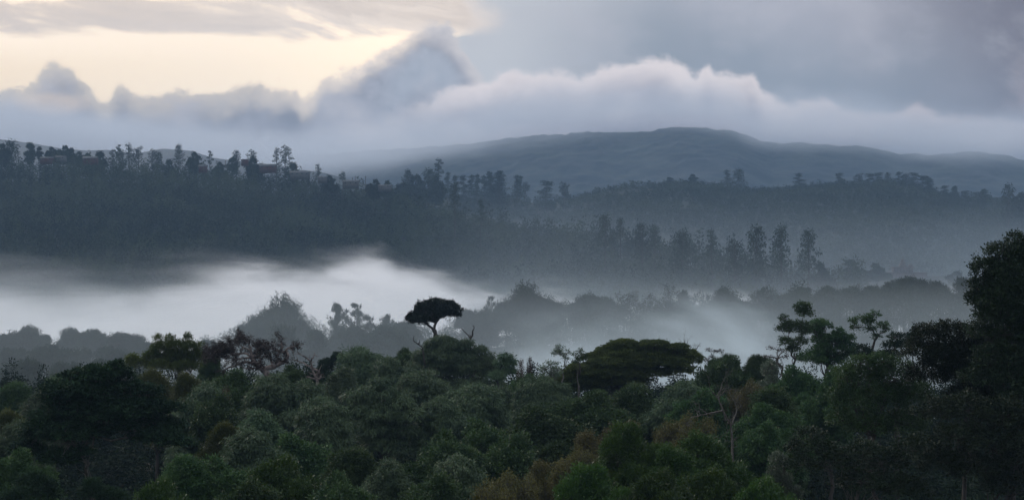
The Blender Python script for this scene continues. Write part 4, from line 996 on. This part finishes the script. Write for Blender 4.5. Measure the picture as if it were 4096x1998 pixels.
FAR = [
 ('euc4', 'wide-crowned skyline tree at the far left edge of the wooded hill', 45, 554, 92, 1700, G1), ('fbroad', 'low skyline tree merging with the wide-crowned one at far left', 8, 575, 50, 1695, G1),
 ('fbroad2', 'conical small skyline tree, first right of the far-left wide crown', 120, 580, 40, 1700, G1), ('fbroad2', 'tiny pointed skyline tree left of the pale roofs', 158, 592, 24, 1700, G1),
 ('fbroad', 'rounded skyline tree above the pale roof, left one', 206, 588, 36, 1705, G1), ('fbroad', 'rounded skyline tree above the pale roof, right one', 254, 582, 44, 1705, G1),
 ('fbroad2', 'small skyline tree right of the pale roofs', 285, 598, 30, 1700, G1), ('fbroad', 'low round skyline tree left of the red house at far left', 318, 606, 36, 1700, G1),
 ('fbroad', 'low round skyline tree behind the dark red house', 358, 612, 40, 1705, G1), ('fbroad2', 'low spreading skyline tree right of the dark red house', 398, 614, 44, 1700, G1),
 ('euc3', 'gum tree with a small separate side tuft at the start of the gum row', 448, 596, 28, 1700, G1), ('euc3', 'gum tree with one lone umbrella tuft floating high', 474, 577, 24, 1702, G1),
 ('euc2', 'bushy gum tree beside the lone-tuft gum', 488, 597, 44, 1700, G1), ('euc1', 'gum tree topped by two flat umbrella tufts', 520, 573, 46, 1702, G1), ('open1', 'gum tree with arching tufts right of the flat-topped gum', 552, 585, 50, 1700, G1),
 ('euc2', 'gum tree with a leaning crown ending the first gum row', 612, 594, 46, 1702, G1), ('euc4', 'broad gum tree on the right of the first gum row', 634, 602, 46, 1698, G1), ('fbroad2', 'little treetop in the dip after the first gum row', 675, 645, 34, 1700, G1),
 ('euc4', 'tall solitary gum tree like a column, left skyline', 714, 574, 46, 1700, G1), ('fbroad', 'rounded skyline tree right of the columnar gum', 778, 608, 52, 1700, G1), ('euc3', 'thin gum with sparse top near the small red house', 840, 602, 26, 1705, G1),
 ('fbroad', 'low skyline bushes right of the sparse thin gum', 880, 648, 40, 1700, G1), ('euc4', 'gum with a mushroom-shaped top left of the flat-roofed hut', 945, 598, 38, 1700, G1), ('fbroad2', 'low tree at the foot of the mushroom-topped gum', 930, 634, 34, 1698, G1),
 ('euc2', 'gum with three round heads beside the flat-roofed hut', 1008, 597, 52, 1700, G1), ('fbroad', 'dark tree below the three-headed gum', 1020, 630, 60, 1696, G1), ('euc1', 'gum with one high round tuft above the red-walled house', 1104, 590, 34, 1702, G1),
 ('euc2', 'largest gum with the highest tufts above the red-walled house', 1142, 580, 60, 1700, G1), ('fbroad2', 'dark low tree under the largest gum', 1172, 660, 40, 1698, G1), ('euc1', 'small gum alone on the slope right of the grey roofs', 1275, 655, 34, 1640, G1),
 ('open1', 'small drooping gum alone further down the slope', 1370, 686, 34, 1620, G1), ('fbroad', 'low round treetops right of the last grey roof, left', 1320, 702, 44, 1640, G1), ('euc3', 'tiny round-headed tree beside the pole', 1453, 716, 12, 1600, G1),
 ('fbroad', 'round hazy tree where the slope meets the grove, left', 1496, 717, 46, 1620, G1), ('fbroad', 'round hazy tree where the slope meets the grove, right', 1545, 722, 40, 1620, G1),
 ('euc4', 'dark gum on the left of the grove', 1632, 674, 44, 1900, G2), ('fbroad', 'dense dark tree of the grove, left', 1650, 700, 80, 1900, G2), ('euc4', 'dense dark gum mass in the middle of the grove', 1715, 668, 66, 1890, G2),
 ('fbroad', 'dense tree at the foot of the tallest gum', 1740, 700, 70, 1880, G2), ('euc1', 'tallest gum of the grove with stacked round tufts', 1754, 632, 40, 1895, G2), ('tier2', 'slim pine right of the tallest gum of the grove', 1792, 690, 28, 2200, G2),
 ('tier1', 'flat-topped pine in the pine row, first from left', 1820, 702, 46, 2200, G2), ('tier1', 'flat-topped pine in the pine row, second from left', 1853, 702, 46, 2210, G2), ('tier2', 'pine with a bare trunk in the pine row, third from left', 1886, 701, 34, 2200, G2),
 ('tier2', 'pine with a bare trunk in the pine row, fourth from left', 1908, 699, 30, 2190, G2), ('tier2', 'pine with a bare trunk in the pine row, fifth from left', 1938, 704, 34, 2200, G2), ('tier3', 'dense conical pine, left one of the pair ending the pine row', 1960, 689, 50, 2210, G2),
 ('tier3', 'dense conical pine, tallest of the pair ending the pine row', 1998, 686, 78, 2200, G2), ('tier2', 'lone slim pine with a ragged crown right of the pine row', 2066, 702, 32, 2200, G2), ('tier2', 'slim pine touching the lone ragged one', 2082, 705, 30, 2205, G2),
 ('open1', 'small open tree on a bare stem right of the slim pines', 2104, 727, 38, 2210, G2), ('tier1', 'solitary layered pine in the saddle, full to the ground', 2186, 723, 68, 2200, G2), ('open1', 'solitary open-crowned tree with forked trunk in the saddle', 2256, 728, 60, 2200, G2),
 ('fbroad2', 'small pointed tree on the rising crest of the second hill', 2678, 712, 24, 2290, G2), ('fbroad2', 'small round tree on the rising crest of the second hill', 2772, 700, 24, 2290, G2),
 ('tier2', 'slim tree left beside the big crest tree', 2908, 680, 32, 2290, G2), ('euc4', 'big oval crest tree standing out on the second hill', 2954, 671, 62, 2290, G2),
 ('tier1', 'solitary tiered crest tree right of the big oval one', 3196, 693, 48, 2290, G2), ('tier1', 'solitary crest tree left of the long crest grove', 3358, 692, 46, 2290, G2),
 ('open1', 'first tree of the long crest grove, open-crowned', 3436, 692, 44, 2290, G2), ('tier1', 'second tree of the long crest grove', 3478, 694, 50, 2290, G2), ('tier1', 'third tree of the long crest grove', 3515, 690, 50, 2290, G2),
 ('euc4', 'pointed fourth tree of the long crest grove', 3552, 687, 36, 2290, G2), ('tier1', 'fifth tree of the long crest grove', 3595, 687, 50, 2290, G2), ('euc4', 'sixth tree of the long crest grove, flat-topped', 3622, 692, 50, 2290, G2), ('tier1', 'seventh tree of the long crest grove', 3655, 690, 50, 2290, G2),
 ('tier1', 'eighth tree of the long crest grove, widest crown', 3690, 702, 70, 2280, G2), ('tier3', 'last sloping tree of the long crest grove', 3715, 712, 56, 2270, G2),
 ('tier1', 'first tree of the lower right grove', 3778, 742, 44, 2200, G2), ('tier3', 'second tree of the lower right grove', 3818, 745, 44, 2200, G2), ('tier1', 'third tree of the lower right grove', 3862, 763, 50, 2190, G2),
 ('tier1', 'fourth tree of the lower right grove', 3905, 768, 46, 2190, G2), ('tier3', 'fifth tree of the lower right grove, pointed', 3934, 757, 50, 2190, G2), ('euc4', 'large tall tree near the right edge above the giant tree', 4035, 728, 78, 2000, G2),
 ('fbroad', 'tree cut by the right edge of the photo on the far crest', 4090, 770, 60, 2000, G2),
 ('euc2', 'dark slender gum rising from the slope left of the grove meadow', 1820, 725, 60, 1480, G1), ('tier2', 'thin conifer on the slope below the pine row', 1922, 800, 30, 1420, G1),
 ('euc4', 'round-headed gum on the lower wood edge, first from left', 2420, 850, 70, 1290, G3), ('euc2', 'tall-headed gum on the lower wood edge, second from left', 2482, 868, 44, 1285, G3), ('euc4', 'gum on the lower wood edge, third from left', 2570, 888, 80, 1270, G3),
 ('euc2', 'gum on the lower wood edge, fourth from left', 2620, 895, 60, 1270, G3), ('euc4', 'broad gum at the right end of the lower wood edge', 2725, 915, 90, 1230, G3), ('euc1', 'slender gum right of the lower wood edge', 2850, 915, 56, 1200, G3),
 ('euc4', 'wide gum, first of the tall valley gums', 3025, 893, 110, 1150, G3), ('euc2', 'leaning tall valley gum, middle of three', 3125, 896, 100, 1140, G3), ('euc4', 'tall valley gum with a round head, right one of three', 3235, 910, 88, 1150, G3), ('euc2', 'lower gum left of the tall valley gums', 2940, 955, 90, 1160, G3),
 ('fbroad', 'rounded misty tree right of the tall valley gums', 3290, 1050, 70, 1180, G3), ('fbroad', 'reddish-grey rounded tree left of the temple', 3510, 1052, 70, 1300, G3), ('fbroad2', 'misty tree between the valley gums and the temple', 3400, 1048, 60, 1290, G3), ('fbroad', 'misty low tree right of the temple', 3830, 1085, 90, 1290, G3),
 ('fbroad2', 'small reddish-grey tree before the temple, left', 3440, 1082, 50, 1285, G3),
 ('euc1', 'pale misty gum with one umbrella head behind the ridge, left', 2545, 1160, 34, 760, G3), ('euc1', 'pale misty gum with one umbrella head behind the ridge, right', 2606, 1173, 36, 760, G3),
 ('euc4', 'pale misty spreading gum behind the ridge', 2590, 1200, 90, 756, G3), ('euc2', 'small pale misty gum at the left of the pale group', 2508, 1195, 34, 758, G3),
]
FN = {'eu': 'gum_tree', 'ti': 'pine_tree', 'op': 'open_tree', 'fb': 'round_tree'}
for key, label, cx, top, w, D, g in FAR:
    stand(key, label, cx, top, w * (1.5 if key[:2] == 'ti' else 1.22), D, FN[key[:2]], g)
# tall pale trunks showing along the lower wood edge
# ------------------------------------------------------------------ houses, poles, temple
def quad_boxes(boxes):
    V, Qd = [], []
    for (x0, x1, y0, y1, z0, z1) in boxes:
        n = len(V); V += [(x, y, z) for x in (x0, x1) for y in (y0, y1) for z in (z0, z1)]
        Qd += [tuple(n + i for i in f) for f in ((0, 1, 3, 2), (4, 6, 7, 5), (0, 4, 5, 1), (2, 3, 7, 6), (0, 2, 6, 4), (1, 5, 7, 3))]
    return np.array(V, float), np.array(Qd)
wall_red = plain('wall_red', (.050, .020, .018), (.07, .028, .024), nscale=.8)
wall_pale = plain('wall_pale', (.06, .06, .062), (.09, .088, .085), nscale=.8)
roof_grey = plain('roof_sheet_grey', (.05, .052, .056), (.10, .105, .11), nscale=.6)
roof_pale = plain('roof_sheet_pale', (.06, .06, .064), (.085, .085, .088), nscale=.6)
glass = plain('window_dark', (.02, .022, .025), (.03, .032, .035), rough=.2)
wood_ = plain('pole_wood', (.05, .045, .04), (.08, .07, .06))
def house(label, cx, top, wpx, hpx, D, wall, roof, flat=False):
    f = Frame(cx, D); zt = (999 - top - 4) / F * D; hh = f.r(hpx * .8); w = f.r(wpx); d = 7.0; zb = zt - hh
    r = empty('house', (f.x, D, zb)); tag(r, label, 'house', 'houses on the wooded hilltop')
    he = hh * (.95 if flat else .62)
    V, Qd = quad_boxes([(-w/2, w/2, -d/2, d/2, -3.5, he)]); obj('wall', mesh_np('wall', V, Qd, wall), r)
    if flat: V, Qd = quad_boxes([(-w/2-.3, w/2+.3, -d/2-.3, d/2+.3, he + .003, he + .3)])
    else:
        e = .5; t = .12
        P = [(-w/2-e, -d/2-e, he-.25), (w/2+e, -d/2-e, he-.25), (w/2+e, 0, hh), (-w/2-e, 0, hh), (w/2+e, d/2+e, he-.25), (-w/2-e, d/2+e, he-.25)]
        V = np.array(P + [(a, b, c + t) for a, b, c in P]); Qd = np.array([(0, 1, 2, 3), (3, 2, 4, 5), (6, 9, 8, 7), (9, 11, 10, 8), (0, 6, 7, 1), (5, 4, 10, 11), (0, 3, 9, 6), (3, 5, 11, 9), (1, 7, 8, 2), (2, 8, 10, 4)])
    obj('roof', mesh_np('roof', V, Qd, roof), r)
    if not flat:
        V = np.array([(s * w/2, a, b) for s in (-1, 1) for a, b in ((-d/2, he), (d/2, he), (0, hh - .05))]); me = mesh_np('gable', V, np.array([(0, 1, 2), (3, 5, 4)]), wall); obj('gable', me, r)
    n = max(1, int(w / 4))
    for i in range(n):
        xw = -w/2 + w * (i + .5) / n; V, Qd = quad_boxes([(xw - .5, xw + .5, -d/2 - .06, -d/2 - .003, he * .35, he * .8)]); obj('window', mesh_np('window', V, Qd, glass), r)
    V, Qd = quad_boxes([(-w/2 + .4, -w/2 + 1.3, -d/2 - .07, -d/2 - .003, 0, min(2.0, he * .8))]); obj('door', mesh_np('door', V, Qd, wood_), r)
for a in [
 ('long low house with a pale sheet roof at the far left of the hilltop', 190, 624, 52, 16, 1672, wall_red, roof_pale),
 ('small house with a pale roof right beside the long low one', 244, 620, 40, 14, 1674, wall_pale, roof_pale),
 ('dark red house under the low trees, left hilltop', 362, 622, 56, 22, 1674, wall_red, roof_grey),
 ('small bright red house left of the mushroom-topped gum', 812, 655, 30, 20, 1672, wall_red, roof_grey),
 ('red-walled house with a wide grey roof below the largest gum', 1072, 652, 64, 24, 1668, wall_red, roof_grey),
 ('grey-roofed long house with a pale wall on the slope', 1200, 680, 78, 22, 1648, wall_pale, roof_grey),
 ('small white-walled shed below the small lone gum', 1290, 702, 34, 12, 1636, wall_pale, roof_grey),
 ('house with a dark pitched roof and blue-white wall beside the poles', 1404, 716, 62, 22, 1612, wall_pale, roof_grey),
 ('hazy low house behind the round trees near the grove', 1540, 735, 50, 12, 1600, wall_pale, roof_grey)]: house(*a)
house('flat-roofed dark hut on the skyline left of the three-headed gum', 980, 634, 26, 12, 1690, wall_red, roof_grey, True)
def pole(label, cx, top, bot, D, arm=False):
    f = Frame(cx, D); h = f.r(bot - top); zb = (999 - bot) / F * D
    r = empty('utility_pole', (f.x, D, zb)); tag(r, label, 'pole', 'poles on the hill slope')
    V, Qd = tube(np.array([[0, 0, -4.], [0, 0, h * .5], [0, 0, h]]), np.array([.30, .26, .2]), 8); obj('shaft', mesh_np('shaft', V, Qd, wood_, True), r)
    V, Qd = quad_boxes([(-.9, .9, -.1, .1, h - 1.1, h - .85)]); obj('crossarm', mesh_np('crossarm', V, Qd, wood_), r)
pole('short pole on the skyline left of the mushroom-topped gum', 902, 640, 656, 1680)
pole('pole standing beside the grey-roofed long house', 1186, 660, 684, 1660)
pole('shorter one of two poles beside the dark pitched roof', 1410, 708, 722, 1622)
pole('taller one of two poles beside the dark pitched roof', 1421, 703, 722, 1618)
pole('tall slim pole right of the tiny round-headed tree', 1462, 703, 732, 1604)

tem = plain('temple_stone', (.06, .048, .048), (.09, .07, .07), nscale=.5)
tem2 = plain('temple_plaster', (.085, .075, .075), (.12, .105, .105), nscale=.5)
f = Frame(3620, 1345)
def T(px, py): return f.r(px - 3620), f.r(1120 - py)
zb = (999 - 1120) / F * 1345
r = empty('temple', (f.x, 1345, zb)); tag(r, 'pinkish temple with a stepped tower half lost in mist at right', 'temple')
def tb(name, bs, mat):
    B_ = []
    for (xa, xb, ya, yb, y0, y1) in bs:
        a, t_ = T(xa, ya); b, u_ = T(xb, yb); B_.append((a, b, y0, y1, u_, t_))
    V, Qd = quad_boxes(B_); return obj(name, mesh_np(name, V, Qd, mat), r)
tb('terrace', [(3556, 3698, 1092, 1160, -8, 8), (3552, 3702, 1088, 1092, -8.4, 8.4)], tem)
hall = tb('hall', [(3572, 3646, 1070, 1088, -5, 5), (3567, 3651, 1066, 1070, -5.5, 5.5)], tem2)
cols = []
for i in range(7): cols.append((3572 + i * 11.8, 3574.4 + i * 11.8, 1070.2, 1087.9, -5.45, -5.05))
tb('column_row', cols, tem)
tw = tb('tower', [(3598 + 2.2 * k, 3622 - 2.2 * k, 1066 - 7 * (k + 1) + .3, 1066 - 7 * k, -3 + .4 * k, 3 - .4 * k) for k in range(4)], tem2)
V, Qd = tube(np.array([[f.r(-10), 0, T(0, 1037)[1] - .3], [f.r(-10), 0, T(0, 1036)[1]], [f.r(-10), 0, T(0, 1034.5)[1]], [f.r(-10), 0, T(0, 1031)[1]]]), np.array([.9, 1.1, .5, .05]), 8)
fin = obj('finial', mesh_np('finial', V, Qd, tem2, True), tw)
tb('shrine', [(3634, 3648, 1058, 1065.8, -2, 2), (3637, 3645, 1054, 1057.8, -1.5, 1.5)], tem2)
HAZE_D = 0.88e-4
m, v, _ = volmat('haze_air', (.47, .71, 1.0, 1)); v.inputs['Density'].default_value = HAZE_D
tag(obj('haze', box_mesh('haze', -6300, 6300, -250, 5250, -130, 345, m)), 'thin blue haze filling the whole valley air', 'haze', kind='stuff')

# thick valley mist between the near ridge and the wooded hill (object space = world space)
def put_density(v, d): S.nt.links.new(d.s, v.inputs['Density'])
m, v, (x, y, z) = volmat('valley_mist_vapour', (.99, .99, 1.0, 1), .2)
pp = x / y * 7.642
top = curve(pp, [(PX(a), (999 - b) / F * 900) for a, b in [(-300, 1130), (0, 1105), (250, 1128), (450, 1122), (700, 1075), (900, 1042), (1150, 1022), (1350, 1005), (1450, 995), (1600, 1035),
      (1800, 1085), (1950, 1140), (2050, 1172), (2150, 1155), (2300, 1155), (2450, 1172), (2800, 1185), (3200, 1175), (3500, 1150), (3700, 1140), (4096, 1130), (4500, 1130)]], PX(-300), PX(4500), -60, 20)
n1 = noise(vec(x * .8, y * .12, z * 2.0), .014, 5, .60, .8) - .5       # rolls, long in depth
n2 = noise(vec(x * .7 + z * 1.2, y * .10, z * 2.6), .045, 3, .62, .6) - .5  # wisps
n3 = noise(vec(x, y * .2, 3.0), .006, 2, .5) - .5
soft = curve(pp, [(PX(-300), 26), (PX(400), 20), (PX(900), 13), (PX(1500), 8), (PX(2000), 8), (PX(3000), 9), (PX(4500), 10)], PX(-300), PX(4500), 0, 40)
dep = top + n3 * 22 + n1 * 28 + n2 * 20 - z
d = sstep(dep / soft, -.45, 1.5)
d = d * mx(d, .3)
d = d * sstep(y, 642, 690) * sstep(y, 1040, 1000)
thick = curve(pp, [(PX(-300), 1.25), (PX(500), 1.2), (PX(1300), 1.1), (PX(1900), .9), (PX(2300), .62), (PX(3000), .55), (PX(4500), .28)], PX(-300), PX(4500), 0, 1)
body_ = mx(.12, 1 + n1 * 4.0 + n2 * 3.4 + sstep(dep / soft, 1.0, 3.5) * .9)
put_density(v, d * thick * body_ * .0085)
m.cycles.volume_step_rate = .38
tag(obj('valley_mist', box_mesh('valley_mist', -420, 420, 641, 1039, -100, 22, m)), 'thick white mist bank filling the valley below the wooded hill', 'mist', kind='stuff')

# nearer mist drifting in front of the middle ridge, right of centre
m, v, (x, y, z) = volmat('drifting_mist_vapour', (.84, .95, 1.0, 1), .2)
pp = x / y * 7.642
top = curve(pp, [(PX(a), (999 - b) / F * 400) for a, b in [(-300, 1420), (900, 1400), (1300, 1400), (1700, 1370), (1900, 1360), (2050, 1310), (2250, 1265), (2500, 1235), (2800, 1225), (3000, 1240), (3300, 1290), (3500, 1300), (3700, 1270), (4096, 1250), (4500, 1250)]], PX(-300), PX(4500), -60, 20)
n1 = noise(vec(x, y * .15, z * 2.2), .028, 5, .6, .9) - .5
n2 = noise(vec(x + z, y * .15, z * 2.2), .09, 4, .6, .5) - .5
dep = top + n1 * 15 + n2 * 5 - z
d = sstep(dep / 9, -.4, 1.5) * sstep(y, 305, 345) * sstep(y, 470, 430)
thick = curve(pp, [(PX(-300), .38), (PX(900), .30), (PX(1500), .28), (PX(1900), .55), (PX(2300), 1.25), (PX(2700), 1.4), (PX(3000), 1.1), (PX(3400), .5), (PX(4500), .36)], PX(-300), PX(4500), 0, 1.5)
put_density(v, d * thick * mx(.2, 1 + n1 * 2.6 + n2 * 1.2) * .0105 + sstep(z, -3, -14) * .0016)
m.cycles.volume_step_rate = .35
tag(obj('drifting_mist', box_mesh('drifting_mist', -200, 220, 306, 469, -95, -2, m)), 'pale mist drifting between the near treetops and the middle ridge', 'mist', kind='stuff')

# thin veil over the middle ridge and its trees
m, v, (x, y, z) = volmat('veil_vapour', (.86, .96, 1.0, 1), .1)
n1 = noise(vec(x, y, z * 2), .012, 3, .5, .5)
put_density(v, sstep(n1, .2, .8) * sstep(z, 4, -18) * .0016)
m.cycles.volume_step_rate = .5
tag(obj('ridge_mist', box_mesh('ridge_mist', -420, 420, 471, 639, -100, 8, m)), 'thin mist veil behind the middle ridge trees', 'mist', kind='stuff')

# haze pooled between the wooded hill and the second hill
m, v, (x, y, z) = volmat('saddle_vapour', (.80, .92, 1.0, 1), .1)
pp = x / y * 7.642
n1 = noise(vec(x, y * .3, z * 2.5), .006, 4, .6, .6) - .5
put_density(v, sstep(z + n1 * 50, 48, -30) * sstep(pp, PX(1500), PX(2200)) * mx(.3, 1 + n1 * 1.6) * .00048)
m.cycles.volume_step_rate = .6
tag(obj('saddle_mist', box_mesh('saddle_mist', -300, 760, 1060, 2180, -100, 60, m)), 'pale haze pooled at the foot of the second hill', 'mist', kind='stuff')

# cloud lying on the mountain
m, v, (x, y, z) = volmat('mountain_cloud_vapour', (.84, .88, .95, 1), .2)
pp = x / y * 7.642
n1 = noise(vec(x, y * .6, z * 1.6), .0027, 5, .58, .7) - .5
n2 = noise(vec(x + z * 1.5, y, z * 1.2), .0065, 4, .6, .5) - .5
base = curve(pp, [(PX(a), (999 - b) / F * 3700) for a, b in [(-300, 560), (300, 600), (700, 640), (1100, 690), (1500, 670), (1750, 625), (2000, 560), (2300, 500), (2700, 470), (2900, 495), (3060, 565), (3150, 565), (3400, 565), (3700, 600), (4096, 600), (4500, 600)]], PX(-300), PX(4500), 0, 400)
hh = (z - base + n1 * 90) / 42
d = sstep(hh, -.6, 1.2) * sstep(hh, 2.3, .9)
wisp = sstep(n2 + n1 * .6, .02, .32) * .20 * sstep(z, 40, 130)
lefty = sstep(pp, PX(1900), PX(1200)) * .9 + 1
farl = sstep(pp, PX(1700), PX(800)) * sstep(y, 2375, 2450) * sstep(y, 2950, 2800) * sstep(z, 40, 130) * .0005
put_density(v, farl + (d * lefty + wisp) * .0024 * sstep(y, 3350, 3550) * sstep(z, 335, 290))
m.cycles.volume_step_rate = .25
tag(obj('mountain_cloud', box_mesh('mountain_cloud', -1700, 1700, 2370, 4150, 20, 338, m)), 'low grey cloud resting on the mountain crest', 'cloud', kind='stuff')
